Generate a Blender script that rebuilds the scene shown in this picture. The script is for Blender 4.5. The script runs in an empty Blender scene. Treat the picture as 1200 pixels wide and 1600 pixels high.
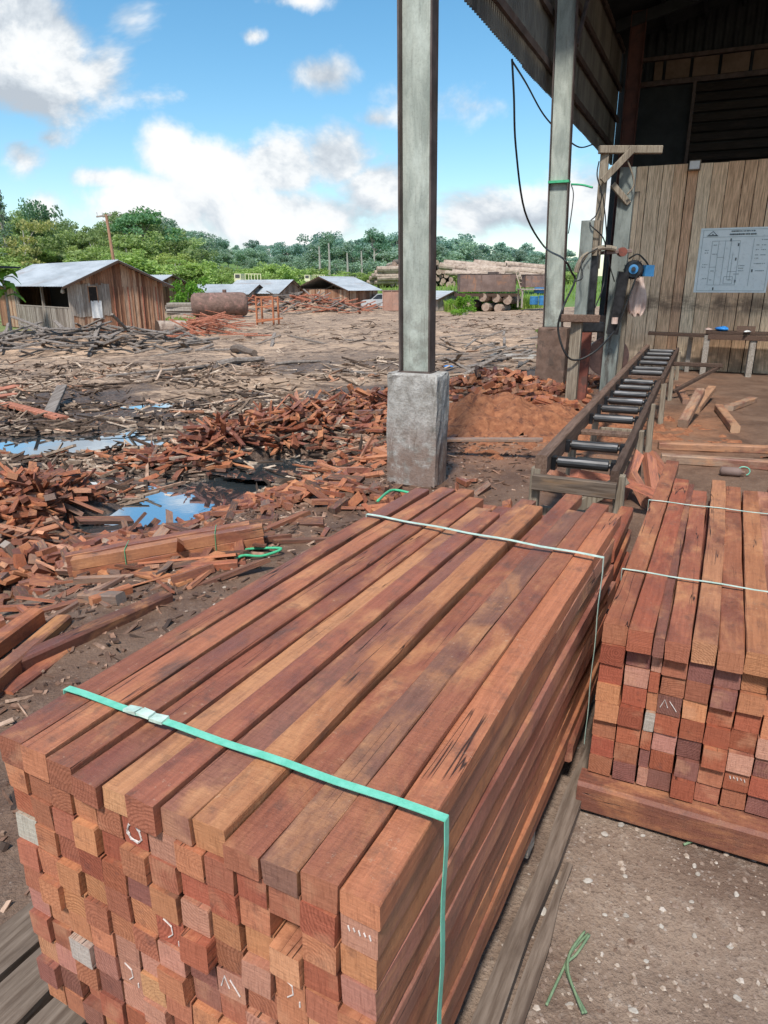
import bpy, math, random
import numpy as np
from mathutils import Vector, Matrix, Euler
R = math.radians
sc = bpy.context.scene
col = sc.collection
rng = random.Random(7)

# ------------------------------------------------------------------ view
FPX, TH, CAMH = 1100.0, R(17.9), 1.6
CT, ST = math.cos(TH), math.sin(TH)
cam = bpy.data.cameras.new('camera')
cam.sensor_fit = 'HORIZONTAL'; cam.sensor_width = 36.0; cam.lens = 36.0*FPX/1200.0
cam.clip_start = 0.02; cam.clip_end = 4000
camo = bpy.data.objects.new('camera', cam); col.objects.link(camo)
camo.location = (0, 0, CAMH); camo.rotation_euler = (math.pi/2-TH, 0, 0)
sc.camera = camo
sc.render.resolution_x = 768; sc.render.resolution_y = 1024
sc.view_settings.view_transform = 'Standard'; sc.view_settings.look = 'None'
sc.view_settings.exposure = 0; sc.view_settings.gamma = 1

def ray(px, py):
    cx = (px-600)/FPX; cy = (800-py)/FPX
    return Vector((cx, CT+cy*ST, -ST+cy*CT))
def on_z(px, py, z):
    d = ray(px, py); k = (z-CAMH)/d.z
    return Vector((d.x*k, d.y*k, z))
def at_y(px, py, Y):
    d = ray(px, py); k = Y/d.y
    return Vector((d.x*k, Y, CAMH+d.z*k))

# shed frame: u runs along the column line, v points into the shed
PHI = R(24.3)
U = Vector((math.sin(PHI), math.cos(PHI), 0)); V = Vector((math.cos(PHI), -math.sin(PHI), 0))
P1 = on_z(643, 757, 0.0) + U*0.12
def S(s, t, z=0.0): return Vector((P1.x, P1.y, 0)) + U*s + V*t + Vector((0, 0, z))
def st(x, y):
    dx, dy = x-P1.x, y-P1.y
    return dx*U.x+dy*U.y, dx*V.x+dy*V.y
def on_s(px, py, s):
    d = ray(px, py); o = Vector((0, 0, CAMH)); n = U
    k = (S(s, 0)-o).dot(n)/d.dot(n); p = o+d*k
    return st(p.x, p.y)[1], p.z

# ------------------------------------------------------------------ noise + terrain
def _hash(xi, yi, seed):
    h = (xi.astype(np.int64)*374761393 + yi.astype(np.int64)*668265263 + seed*974711) & 0xffffffff
    h = ((h ^ (h >> 13))*1274126177) & 0xffffffff
    h = h ^ (h >> 16)
    return (h & 0xffff)/65535.0
def vnoise(x, y, seed=0):
    xi = np.floor(x); yi = np.floor(y); fx = x-xi; fy = y-yi
    fx = fx*fx*(3-2*fx); fy = fy*fy*(3-2*fy)
    a = _hash(xi, yi, seed); b = _hash(xi+1, yi, seed); c = _hash(xi, yi+1, seed); d = _hash(xi+1, yi+1, seed)
    return (a*(1-fx)+b*fx)*(1-fy)+(c*(1-fx)+d*fx)*fy
def fbm(x, y, seed=0, oct=4):
    s = 0; a = .5; f = 1.0
    for i in range(oct):
        s = s+a*(vnoise(x*f, y*f, seed+i*17)-.5)*2; a *= .5; f *= 2.03
    return s
def sm(a, b, x):
    t = np.clip((x-a)/(b-a), 0, 1); return t*t*(3-2*t)

def base_h(x, y):
    dx, dy = x-P1.x, y-P1.y
    out = -(dx*V.x+dy*V.y)
    h = -0.42*sm(.35, 2.6, out) - .68*sm(4, 26, out)
    h = h + 2.7*sm(98, 130, y+.15*x) + 9.0*sm(120, 200, y)*sm(0, -95, x+.0*y) + 3.0*sm(150, 300, y)
    return h

# mounds: pixel of the foot, radius x / y in metres, height
MOUNDS = [(470, 700, 1.15, .75, .36), (570, 672, .8, .8, .36), (340, 722, .8, .5, .24), (120, 812, .7, .45, .15), (40, 815, .7, .5, .18),
          (60, 905, .5, .35, .08), (760, 650, .9, .7, .2), (700, 640, .7, .7, .18), (105, 548, 5, 1.3, .75), (472, 486, 6, 2.4, 1.4), (770, 560, 1.8, .9, .22)]
MW = []
for (px, py, rx, ry, hh) in MOUNDS:
    p = on_z(px, py, -.42 if py > 600 else -.95); MW.append((p.x, p.y, rx, ry, hh))
PUDDLES = [(60, 694, 2.1, .62, 8), (312, 786, 1.2, .44, 48), (468, 742, .66, .34, -15), (292, 633, .6, .16, 5), (95, 757, .95, .17, 10), (210, 672, .6, .25, 20)]
PW = []
for (px, py, rx, ry, yaw) in PUDDLES:
    p = on_z(px, py, -.46)
    lev = float(base_h(np.array([p.x]), np.array([p.y]))[0]) - .035
    PW.append((p.x, p.y, rx, ry, R(yaw), lev))

def H(x, y):
    x = np.asarray(x, float); y = np.asarray(y, float)
    h = base_h(x, y)
    dx, dy = x-P1.x, y-P1.y
    t = dx*V.x+dy*V.y; out = sm(.1, 2.0, -t)
    far = sm(60, 160, y)
    h = h + out*(1-far)*(.09*fbm(x*.55, y*.55, 3)+.06*fbm(x*2.1, y*2.1, 11)) + (.012+.03*out*(1-far))*fbm(x*6, y*6, 23)
    h = h + far*.5*fbm(x*.05, y*.05, 5)
    # wheel ruts crossing the yard
    q = (y-24+.22*x)
    h = h - out*.07*np.exp(-(q/.5)**2) - out*.07*np.exp(-((q-2.2)/.5)**2) - out*.05*np.exp(-((q+6)/.6)**2) - out*.06*np.exp(-((q-7)/.8)**2)
    for (mx, my, rx, ry, hh) in MW:
        d = ((x-mx)/rx)**2+((y-my)/ry)**2
        h = h + hh*np.exp(-d)*(1+.35*fbm(x*2.5, y*2.5, 41))
    for i_, (mx, my, rx, ry, yaw, lev) in enumerate(PW):
        ex = (x-mx)*math.cos(yaw)+(y-my)*math.sin(yaw); ey = -(x-mx)*math.sin(yaw)+(y-my)*math.cos(yaw)
        d = np.sqrt((ex/rx)**2+(ey/ry)**2)
        if i_ in (1, 2): h = h-(.10 if i_ == 1 else .05)*np.exp(-(np.sqrt((ex/(rx+.25))**2+((ey+.25)/(ry+.35))**2)/1.25)**4)
        d = d + (.22 if i_ in (1, 2) else .45)*fbm(x*2.2, y*2.2, 77) + .18*fbm(x*7, y*7, 79)
        w = 1-sm(.75, 1.25, d)
        h = h*(1-w) + w*(lev-.06+.02*fbm(x*5, y*5, 9))
    return h
GRID = {}
def HM(x, y):
    """height of the built ground mesh (its grid, interpolated)"""
    xs, ys, Z = GRID['xs'], GRID['ys'], GRID['Z']; x = np.asarray(x, float); y = np.asarray(y, float)
    i = np.clip(np.searchsorted(xs, x)-1, 0, len(xs)-2); j = np.clip(np.searchsorted(ys, y)-1, 0, len(ys)-2)
    fx = (x-xs[i])/(xs[i+1]-xs[i]); fy = (y-ys[j])/(ys[j+1]-ys[j])
    return (Z[j, i]*(1-fx)+Z[j, i+1]*fx)*(1-fy)+(Z[j+1, i]*(1-fx)+Z[j+1, i+1]*fx)*fy
def h1(x, y): return float(H(np.array([x]), np.array([y]))[0])
def ground(px, py):
    z = 0.0
    p = on_z(px, py, z)
    for _ in range(12):
        z = .5*z+.5*float(base_h(np.array([p.x]), np.array([p.y]))[0]); p = on_z(px, py, min(z, 1.2))
    p.z = float(HM(np.array([p.x]), np.array([p.y]))[0]) if GRID else h1(p.x, p.y); return p

# ------------------------------------------------------------------ mesh helpers
class MB:
    def __init__(self): self.v = []; self.f = []; self.m = []; self.uv = None
    def add(self, vs, fs, mi=0):
        o = len(self.v); self.v += [tuple(p) for p in vs]
        for f in fs: self.f.append(tuple(o+i for i in f)); self.m.append(mi)
    def box(self, c, s, rot=None, mi=0, jit=0):
        hx, hy, hz = s[0]/2, s[1]/2, s[2]/2
        vs = [Vector((sx*hx, sy*hy, sz*hz)) for sx in (-1, 1) for sy in (-1, 1) for sz in (-1, 1)]
        if jit: vs = [v+Vector((rng.uniform(-jit, jit), rng.uniform(-jit, jit), rng.uniform(-jit, jit))) for v in vs]
        if rot is not None: vs = [rot @ v for v in vs]
        c = Vector(c); vs = [v+c for v in vs]
        self.add(vs, [(0, 1, 3, 2), (4, 6, 7, 5), (0, 4, 5, 1), (2, 3, 7, 6), (0, 2, 6, 4), (1, 5, 7, 3)], mi)
    def bar(self, a, b, w, h, up=Vector((0, 0, 1)), mi=0, mi_end=None, cham=.12):
        """squared bar from a to b, w across, h along up, chamfered edges"""
        a = Vector(a); b = Vector(b); y = (b-a).normalized(); x = y.cross(up)
        if x.length < 1e-4: x = y.cross(Vector((0, 1, 0)))
        x.normalize(); z = x.cross(y)
        c = min(w, h)*cham
        prof = [(-w/2+c, -h/2), (w/2-c, -h/2), (w/2, -h/2+c), (w/2, h/2-c), (w/2-c, h/2), (-w/2+c, h/2), (-w/2, h/2-c), (-w/2, -h/2+c)]
        vs = [p+x*i+z*j for p in (a, b) for (i, j) in prof]
        self.add(vs, [(i, (i+1) % 8, 8+(i+1) % 8, 8+i) for i in range(8)], mi)
        o = len(self.v)-16; e = mi if mi_end is None else mi_end
        self.f.append(tuple(o+i for i in range(7, -1, -1))); self.m.append(e)
        self.f.append(tuple(o+8+i for i in range(8))); self.m.append(e)
    def tube(self, pts, r, n=8, cap=True, mi=0, mi_end=None):
        pts = [Vector(p) for p in pts]; rs = r if isinstance(r, (list, tuple)) else [r]*len(pts)
        o = len(self.v); prev = None
        for i, p in enumerate(pts):
            d = (pts[min(i+1, len(pts)-1)]-pts[max(i-1, 0)]).normalized()
            x = d.cross(Vector((0, 0, 1))) if prev is None else (prev-d*prev.dot(d))
            if x.length < 1e-3: x = d.cross(Vector((0, 1, .2)))
            x.normalize(); prev = x; z = d.cross(x)
            for k in range(n):
                a = 2*math.pi*k/n; self.v.append(tuple(p+(x*math.cos(a)+z*math.sin(a))*rs[i]))
        for i in range(len(pts)-1):
            for k in range(n):
                self.f.append((o+i*n+k, o+i*n+(k+1) % n, o+(i+1)*n+(k+1) % n, o+(i+1)*n+k)); self.m.append(mi)
        if cap:
            e = mi if mi_end is None else mi_end
            self.f.append(tuple(o+k for k in range(n-1, -1, -1))); self.m.append(e)
            q = o+(len(pts)-1)*n; self.f.append(tuple(q+k for k in range(n))); self.m.append(e)
    def mesh(self, name, mats, smooth=False, xf=None):
        me = bpy.data.meshes.new(name)
        vs = self.v if xf is None else [tuple(xf @ Vector(p)) for p in self.v]
        me.from_pydata(vs, [], self.f)
        if not isinstance(mats, (list, tuple)): mats = [mats]
        for m in mats: me.materials.append(m)
        if len(mats) > 1: me.polygons.foreach_set('material_index', self.m)
        if smooth: me.polygons.foreach_set('use_smooth', [True]*len(me.polygons))
        me.update(); return me
    def build(self, name, mats, parent=None, loc=None, rz=0, smooth=False, color=None):
        o = bpy.data.objects.new(name, self.mesh(name, mats, smooth)); col.objects.link(o)
        if loc is not None: o.location = loc
        if rz: o.rotation_euler = (0, 0, rz)
        if parent is not None: o.parent = parent
        if color: o.color = (*color, 1)
        return o
def tag(o, label=None, cat=None, group=None, kind=None):
    if label: o['label'] = label
    if cat: o['category'] = cat
    if group: o['group'] = group
    if kind: o['kind'] = kind
    return o
def empty(name, loc, rz=0, label=None, cat=None, group=None):
    o = bpy.data.objects.new(name, None); col.objects.link(o); o.location = loc; o.rotation_euler = (0, 0, rz); o.empty_display_size = .2
    return tag(o, label, cat, group)
def centred(mb, name, mats, parent=None, smooth=False, color=None, base=None):
    """build a world-space MB with the object origin moved to its base"""
    a = np.array(mb.v); c = Vector(((a[:, 0].min()+a[:, 0].max())/2, (a[:, 1].min()+a[:, 1].max())/2, a[:, 2].min())) if base is None else Vector(base)
    mb.v = [tuple(Vector(p)-c) for p in mb.v]
    o = mb.build(name, mats, parent, smooth=smooth, color=color)
    o.location = c if parent is None else c-parent_world(parent)
    return o
def parent_world(p):
    return Vector(p.location)   # parents built in world space are never rotated
def along(mb, a, b, name, mats, color=None):
    """like centred, but the local y axis runs from a to b so the grain follows the piece"""
    a = Vector(a); b = Vector(b); rot = (b-a).normalized().to_track_quat('Y', 'Z').to_matrix(); c = (a+b)/2; rt = rot.transposed()
    mb.v = [tuple(rt @ (Vector(p)-c)) for p in mb.v]
    o = mb.build(name, mats, color=color); o.location = c; o.rotation_euler = rot.to_euler(); return o
ORD = ['first', 'second', 'third', 'fourth', 'fifth', 'sixth', 'seventh', 'eighth', 'ninth', 'tenth', 'eleventh', 'twelfth', 'thirteenth', 'fourteenth']

# ------------------------------------------------------------------ node helpers
class NT:
    def __init__(self, name):
        self.mat = bpy.data.materials.new(name); self.mat.use_nodes = True; self.t = self.mat.node_tree
        self.t.nodes.clear()
    def n(self, typ, ins=None, out=0, **props):
        nd = self.t.nodes.new(typ)
        for k, v in props.items(): setattr(nd, k, v)
        for k, v in (ins or {}).items():
            s = nd.inputs[k]
            if isinstance(v, bpy.types.NodeSocket): self.t.links.new(v, s)
            elif isinstance(v, bpy.types.Node): self.t.links.new(v.outputs[0], s)
            else:
                if s.type == 'RGBA' and len(v) == 3: v = (*v, 1)
                s.default_value = v
        return nd.outputs[out] if out is not None and len(nd.outputs) else nd
    def math(self, op, a, b=0.0, c=0.0, clamp=False): return self.n('ShaderNodeMath', {0: a, 1: b, 2: c}, operation=op, use_clamp=clamp)
    def vmath(self, op, a, b=(0, 0, 0)): return self.n('ShaderNodeVectorMath', {0: a, 1: b}, operation=op)
    def ss(self, x, a, b): return self.n('ShaderNodeMapRange', {'Value': x, 'From Min': a, 'From Max': b}, interpolation_type='SMOOTHSTEP')
    def mix(self, f, a, b, blend='MIX'): return self.n('ShaderNodeMix', {0: f, 6: a, 7: b}, out=2, data_type='RGBA', blend_type=blend)
    def noise(self, vec, scale, detail=4, rough=.55, dist=0): return self.n('ShaderNodeTexNoise', {'Vector': vec, 'Scale': scale, 'Detail': detail, 'Roughness': rough, 'Distortion': dist})
    def scale(self, vec, s): return self.vmath('MULTIPLY', vec, s)
    def obj(self): return self.n('ShaderNodeTexCoord', out=None).outputs['Object']
    def ramp(self, f, stops):
        nd = self.t.nodes.new('ShaderNodeValToRGB'); r = nd.color_ramp
        while len(r.elements) < len(stops): r.elements.new(.5)
        for e, (p, c) in zip(r.elements, stops): e.position = p; e.color = (*c, 1)
        self.t.links.new(f, nd.inputs[0]); return nd.outputs[0]
    def rnd_vec(self):
        oi = self.n('ShaderNodeObjectInfo', out=None)
        r = self.math('MULTIPLY', oi.outputs['Random'], 91.7)
        return oi, self.n('ShaderNodeCombineXYZ', {0: r, 1: self.math('MULTIPLY', r, 1.7), 2: self.math('MULTIPLY', r, .63)})
    def finish(self, color, rough=.7, bump=None, bstr=.3, bdist=.01, spec=.3, metal=0.0, extra=None):
        ins = {'Base Color': color, 'Roughness': rough, 'Specular IOR Level': spec, 'Metallic': metal}
        if bump is not None: ins['Normal'] = self.n('ShaderNodeBump', {'Strength': bstr, 'Distance': bdist, 'Height': bump})
        ins.update(extra or {})
        b = self.n('ShaderNodeBsdfPrincipled', ins)
        self.n('ShaderNodeOutputMaterial', {0: b}); return self.mat

def mat_timber(name='sawn timber', island=False, gloss=.56):
    N = NT(name); oi, off = N.rnd_vec(); vec = N.vmath('ADD', N.obj(), off)
    if island:
        isl = N.n('ShaderNodeNewGeometry', out=None).outputs['Random Per Island']
        base = N.ramp(isl, [(0, (.05, .03, .025)), (.2, (.16, .055, .035)), (.45, (.34, .12, .06)), (.7, (.44, .18, .09)), (.88, (.5, .24, .12)), (1, (.2, .17, .15))])
    else: base = oi.outputs['Color']
    fine = N.noise(N.scale(vec, (1, .03, 1)), 300, 5, .75)
    grain = N.noise(N.scale(vec, (1, .05, 1)), 90, 6, .7, .3)
    mid = N.noise(N.scale(vec, (1, .16, 1)), 26, 6, .65, .6)
    patch = N.noise(N.scale(vec, (1, .42, 1)), 8, 6, .68, .5)
    broad = N.noise(N.scale(vec, (1, .5, 1)), 3.6, 5, .65, .3)
    speck = N.noise(vec, 240, 4, .75); mott = N.noise(vec, 48, 5, .75)
    c = N.mix(N.ss(grain, .3, .7), N.mix(1, base, (.80, .77, .75), 'MULTIPLY'), N.mix(1, base, (1.14, 1.13, 1.1), 'MULTIPLY'))
    c = N.mix(N.math('MULTIPLY', N.ss(patch, .46, .70), .72), c, N.mix(N.ss(mid, .3, .7), (.42, .195, .085), (.62, .345, .17)))
    c = N.mix(N.math('MULTIPLY', N.ss(broad, .48, .64), .8), c, N.mix(N.ss(mid, .3, .7), (.15, .06, .045), (.25, .10, .075)))
    c = N.mix(N.math('MULTIPLY', N.ss(broad, .42, .29), N.math('MULTIPLY', N.ss(patch, .5, .38), .75)), c, N.mix(N.ss(grain, .3, .7), (.06, .042, .038), (.16, .105, .085)))
    c = N.mix(N.math('MULTIPLY', N.ss(fine, .52, .76), .3), c, N.mix(1, c, (.5, .45, .42), 'MULTIPLY'))
    c = N.mix(N.math('MULTIPLY', N.ss(mott, .5, .7), .35), c, N.mix(1, c, (.55, .48, .45), 'MULTIPLY'))
    c = N.mix(N.math('MULTIPLY', N.ss(speck, .54, .72), .42), c, N.mix(1, N.mix(.35, c, (.5, .3, .18)), (1.3, 1.25, 1.2), 'MULTIPLY'))
    sawm = N.noise(N.scale(vec, (.12, 1, .12)), 170, 3, .6, .2)
    c = N.mix(N.math('MULTIPLY', N.ss(sawm, .5, .72), .28), c, N.mix(1, c, (.55, .5, .47), 'MULTIPLY'))
    grime = N.noise(N.scale(vec, (1, .7, 1)), 14, 6, .72)
    c = N.mix(N.math('MULTIPLY', N.ss(grime, .52, .70), .5), c, (.105, .072, .058))
    c = N.mix(1, c, (.92, .80, .74), 'MULTIPLY')
    cr = N.noise(N.scale(vec, (1, .03, 1)), 19, 3, .5, .25)
    crack = N.math('MULTIPLY', N.math('SUBTRACT', 1, N.ss(N.math('ABSOLUTE', N.math('SUBTRACT', cr, .5)), .001, .0065)), N.ss(N.noise(vec, 2.3, 1), .52, .58))
    c = N.mix(N.math('MULTIPLY', crack, .9), c, (.015, .008, .006))
    dust = N.math('MULTIPLY', N.ss(N.noise(vec, 70, 4, .75), .6, .74), N.ss(N.noise(vec, 5, 2), .45, .6))
    c = N.mix(N.math('MULTIPLY', dust, .5), c, (.55, .40, .28))
    hgt = N.math('SUBTRACT', N.math('ADD', N.math('ADD', N.math('MULTIPLY', grain, .4), N.math('MULTIPLY', fine, .4)), N.math('ADD', N.math('MULTIPLY', mott, .5), N.math('ADD', N.math('MULTIPLY', speck, .25), N.math('MULTIPLY', sawm, .35)))), N.math('MULTIPLY', crack, 1.5))
    ro = N.math('SUBTRACT', N.n('ShaderNodeMapRange', {'Value': patch, 'From Min': .3, 'From Max': .7, 'To Min': gloss-.1, 'To Max': gloss+.2}), N.math('MULTIPLY', N.ss(broad, .5, .66), .24))
    return N.finish(c, ro, hgt, .6, .006, .45)
def mat_endgrain():
    N = NT('sawn end grain'); oi, off = N.rnd_vec(); vec = N.obj(); v2 = N.vmath('ADD', vec, off)
    base = oi.outputs['Color']
    r = oi.outputs['Random']
    cx = N.math('MULTIPLY', N.math('SINE', N.math('MULTIPLY', r, 91.0)), .07); cz = N.math('MULTIPLY', N.math('COSINE', N.math('MULTIPLY', r, 57.0)), .07)
    q = N.vmath('SUBTRACT', vec, N.n('ShaderNodeCombineXYZ', {0: cx, 1: 0.0, 2: cz}))
    ln = N.n('ShaderNodeVectorMath', {0: N.scale(q, (1, 0, 1))}, out=1, operation='LENGTH')
    base = N.mix(1, base, (1.12, 1.08, 1.06), 'MULTIPLY')
    ring = N.math('SINE', N.math('ADD', N.math('MULTIPLY', ln, 900), N.math('MULTIPLY', N.noise(v2, 22, 4), 22)))
    amt = N.math('MULTIPLY', N.ss(N.math('FRACT', N.math('MULTIPLY', r, 17.3)), .35, .9), .75)
    ang = N.n('ShaderNodeMapping', {'Vector': v2, 'Rotation': (0, .7, 0), 'Scale': (1, 1, .1)})
    saw = N.noise(ang, 260, 4, .7); saw2 = N.noise(N.scale(v2, (.15, 1, 1)), 150, 3, .6)
    blot = N.noise(v2, 19, 5, .7)
    c = N.mix(N.math('MULTIPLY', N.ss(ring, -.4, 1), amt), base, N.mix(1, base, (.62, .56, .54), 'MULTIPLY'))
    c = N.mix(N.math('MULTIPLY', N.ss(saw, .45, .7), .5), c, N.mix(1, base, (.52, .46, .44), 'MULTIPLY'))
    c = N.mix(N.math('MULTIPLY', N.ss(saw2, .55, .72), .4), c, N.mix(1, base, (1.35, 1.35, 1.35), 'MULTIPLY'))
    c = N.mix(N.math('MULTIPLY', N.ss(blot, .56, .72), .5), c, (.10, .045, .04))
    c = N.mix(N.math('MULTIPLY', N.ss(N.noise(v2, 9, 3), .56, .72), .45), c, (.52, .27, .16))
    return N.finish(c, .75, N.math('ADD', saw, N.math('MULTIPLY', saw2, .6)), .7, .004, .2)
def mat_boards(name, stops, axis=2, dirt=.6, scale=1.0, rough=.8, streak=(.1, .07, .05)):
    N = NT(name); vec = N.obj()
    isl = N.n('ShaderNodeNewGeometry', out=None).outputs['Random Per Island']
    vec = N.vmath('ADD', vec, N.n('ShaderNodeCombineXYZ', {0: N.math('MULTIPLY', isl, 37.0), 1: N.math('MULTIPLY', isl, 11.0), 2: N.math('MULTIPLY', isl, 53.0)}))
    s = [1, 1, 1]; s[axis] = .06
    s2 = [1, 1, 1]; s2[axis] = .25
    grain = N.noise(N.scale(vec, tuple(s)), 60*scale, 6, .7); mid = N.noise(N.scale(vec, tuple(s2)), 9*scale, 4, .6, .7)
    c = N.ramp(isl, stops)
    c = N.mix(N.ss(grain, .3, .7), N.mix(1, c, (.55, .5, .47), 'MULTIPLY'), N.mix(1, c, (1.2, 1.2, 1.2), 'MULTIPLY'))
    c = N.mix(N.math('MULTIPLY', N.ss(mid, .5, .75), dirt), c, streak)
    return N.finish(c, rough, grain, .4, .006, .2)
def mat_noise(name, a, b, scale=6, rough=.8, bump=.3, bdist=.01, c3=None, detail=6, metal=0, spec=.3, stretch=(1, 1, 1)):
    N = NT(name); oi, off = N.rnd_vec(); vec = N.scale(N.vmath('ADD', N.obj(), off), stretch)
    n1 = N.noise(vec, scale, detail, .65); n2 = N.noise(vec, scale*4.7, 4, .7)
    c = N.mix(N.ss(n1, .3, .7), a, b)
    if c3 is not None: c = N.mix(N.ss(N.noise(vec, scale*.6, 5, .7, .5), .53, .66), c, c3)
    c = N.mix(N.math('MULTIPLY', N.ss(n2, .5, .75), .35), c, N.mix(1, c, (.5, .5, .5), 'MULTIPLY'))
    return N.finish(c, rough, N.math('ADD', n1, N.math('MULTIPLY', n2, .5)), bump, bdist, spec, metal)
def mat_leaf(name, a, b, c, trans=.35):
    N = NT(name)
    isl = N.n('ShaderNodeNewGeometry', out=None).outputs['Random Per Island']
    oi = N.n('ShaderNodeObjectInfo', out=None)
    k = N.math('ADD', N.math('MULTIPLY', isl, .55), N.math('MULTIPLY', N.noise(N.obj(), 5.0, 2), .5))
    cc = N.ramp(k, [(0.1, a), (.5, b), (.95, c)])
    cc = N.mix(1, cc, oi.outputs['Color'], 'MULTIPLY')
    d = N.n('ShaderNodeBsdfPrincipled', {'Base Color': cc, 'Roughness': .6, 'Specular IOR Level': .25})
    t = N.n('ShaderNodeBsdfTranslucent', {'Color': N.mix(1, cc, (1.1, 1.2, .7), 'MULTIPLY')})
    m = N.n('ShaderNodeMixShader', {0: trans, 1: d, 2: t}); N.n('ShaderNodeOutputMaterial', {0: m}); return N.mat

M = {}
M['timber'] = mat_timber(); M['end'] = mat_endgrain(); M['offstuff'] = mat_timber('offcut timber mixed', True, .6)
M['timberdry'] = mat_timber('dry sawn timber', False, .68)
M['wall'] = mat_boards('pale plank wall', [(0, (.64, .40, .24)), (.25, (.80, .55, .35)), (.5, (.88, .67, .45)), (.75, (.72, .44, .27)), (1, (.90, .73, .51))], 2, .3, 1, .75, (.36, .22, .13))
def stain_wall():
    m = M['wall']; t = m.node_tree; N = NT.__new__(NT); N.t = t; N.mat = m
    b = [n for n in t.nodes if n.type == 'BSDF_PRINCIPLED'][0]; src = b.inputs['Base Color'].links[0].from_socket
    o = N.obj(); z = N.n('ShaderNodeSeparateXYZ', {0: o}, out=None).outputs[2]
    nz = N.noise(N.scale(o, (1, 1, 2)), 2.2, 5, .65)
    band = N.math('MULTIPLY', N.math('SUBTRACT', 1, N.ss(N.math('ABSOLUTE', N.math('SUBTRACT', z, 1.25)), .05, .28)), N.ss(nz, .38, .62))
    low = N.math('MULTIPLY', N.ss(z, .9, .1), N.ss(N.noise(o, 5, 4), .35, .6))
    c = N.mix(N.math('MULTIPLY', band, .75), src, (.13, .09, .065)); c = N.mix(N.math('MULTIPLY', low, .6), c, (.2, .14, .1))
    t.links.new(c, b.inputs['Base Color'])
stain_wall()
M['hutwood'] = mat_boards('hut planks', [(0, (.16, .08, .05)), (.3, (.30, .15, .09)), (.6, (.42, .24, .15)), (1, (.52, .37, .26))], 2, .4, .5)
M['hutgrey'] = mat_boards('weathered grey planks', [(0, (.2, .17, .14)), (.5, (.34, .30, .26)), (1, (.46, .42, .37))], 2, .4, .5)
M['darkwood'] = mat_boards('dark old timber', [(0, (.05, .035, .028)), (1, (.12, .075, .055))], 1, .4)
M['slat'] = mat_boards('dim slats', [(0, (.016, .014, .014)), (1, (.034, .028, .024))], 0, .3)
M['greywood'] = mat_boards('grey plank', [(0, (.24, .21, .18)), (1, (.40, .36, .31))], 1, .5, 1, .85, (.13, .11, .09))
M['dirtplank'] = mat_boards('dirty runner plank', [(0, (.13, .095, .072)), (1, (.21, .165, .13))], 1, .9, 1, .92, (.07, .048, .036))
M['machwood'] = mat_boards('sawmill posts', [(0, (.19, .165, .13)), (.5, (.27, .235, .18)), (1, (.23, .16, .115))], 2, .5, 1, .8, (.07, .05, .04))
M['railwood'] = mat_boards('oily rail timber', [(0, (.10, .065, .05)), (1, (.22, .14, .1))], 1, .5, 1, .6, (.04, .03, .025))
def mat_concrete():
    N = NT('stained concrete'); o = N.obj(); z = N.n('ShaderNodeSeparateXYZ', {0: o}, out=None).outputs[2]
    a = N.noise(o, 6, 7, .7); f = N.noise(o, 45, 5, .7); st_ = N.noise(N.scale(o, (1, 1, .3)), 9, 5, .7, .6)
    c = N.mix(N.ss(a, .32, .68), (.22, .20, .175), (.46, .44, .41))
    c = N.mix(N.math('MULTIPLY', N.ss(f, .5, .7), .5), c, (.14, .12, .10))
    sc_ = N.noise(N.n('ShaderNodeMapping', {'Vector': o, 'Rotation': (0, .6, 0), 'Scale': (1, 1, .08)}), 60, 2, .5)
    c = N.mix(N.math('MULTIPLY', N.ss(sc_, .66, .72), .6), c, (.62, .60, .57))
    c = N.mix(N.math('MULTIPLY', N.ss(st_, .55, .72), .6), c, (.10, .085, .07))
    low = N.math('MULTIPLY', N.ss(z, .75, .1), N.ss(N.noise(o, 8, 5, .7), .34, .56))
    c = N.mix(N.math('MULTIPLY', low, .8), c, (.19, .115, .085))
    return N.finish(c, .92, N.math('ADD', a, f), .7, .012, .2)
M['concrete'] = mat_concrete()
M['pier2'] = mat_noise('dirt covered concrete', (.12, .075, .055), (.2, .13, .1), 6, .9, .5, .012, (.1, .07, .055))
def mat_colweb():
    N = NT('weathered galvanised steel'); oi, off = N.rnd_vec(); o = N.vmath('ADD', N.obj(), off)
    a = N.noise(N.scale(o, (1, 1, .3)), 5, 7, .7, .4); f = N.noise(o, 70, 5, .75); st_ = N.noise(N.scale(o, (1, 1, .05)), 40, 4, .65)
    c = N.mix(N.ss(a, .32, .66), (.25, .28, .245), (.45, .48, .42))
    c = N.mix(N.math('MULTIPLY', N.ss(f, .48, .7), .5), c, (.20, .215, .19))
    c = N.mix(N.math('MULTIPLY', N.ss(st_, .52, .72), .5), c, (.17, .165, .14))
    c = N.mix(N.math('MULTIPLY', N.ss(N.noise(N.scale(o, (1, 1, .5)), 2.4, 6, .75), .52, .66), .55), c, (.55, .60, .54))
    z = N.n('ShaderNodeSeparateXYZ', {0: N.obj()}, out=None).outputs[2]
    c = N.mix(N.math('MULTIPLY', N.ss(z, 1.9, .9), N.math('MULTIPLY', N.ss(N.noise(o, 6, 5, .7), .38, .6), .6)), c, (.14, .125, .105))
    return N.finish(c, .62, f, .3, .003, .35, .1)
M['colweb'] = mat_colweb()
M['postgrey'] = mat_noise('grimy grey post', (.13, .145, .13), (.25, .27, .245), 7, .7, .3, .004, (.09, .08, .07), 8, .1, .3, (1, 1, .3))
M['coledge'] = mat_noise('dark steel edge', (.055, .04, .035), (.12, .09, .08), 5, .6, .1, .003, (.08, .05, .04))
M['sheetin'] = mat_noise('corrugated cladding', (.11, .10, .085), (.20, .185, .155), 2.0, .6, .1, .003, (.075, .065, .055), 5, .1, .3, (1, 1, .3))
M['roofdark'] = mat_noise('dark roof sheet', (.014, .018, .021), (.03, .036, .04), 2.0, .7, .1, .003)
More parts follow.
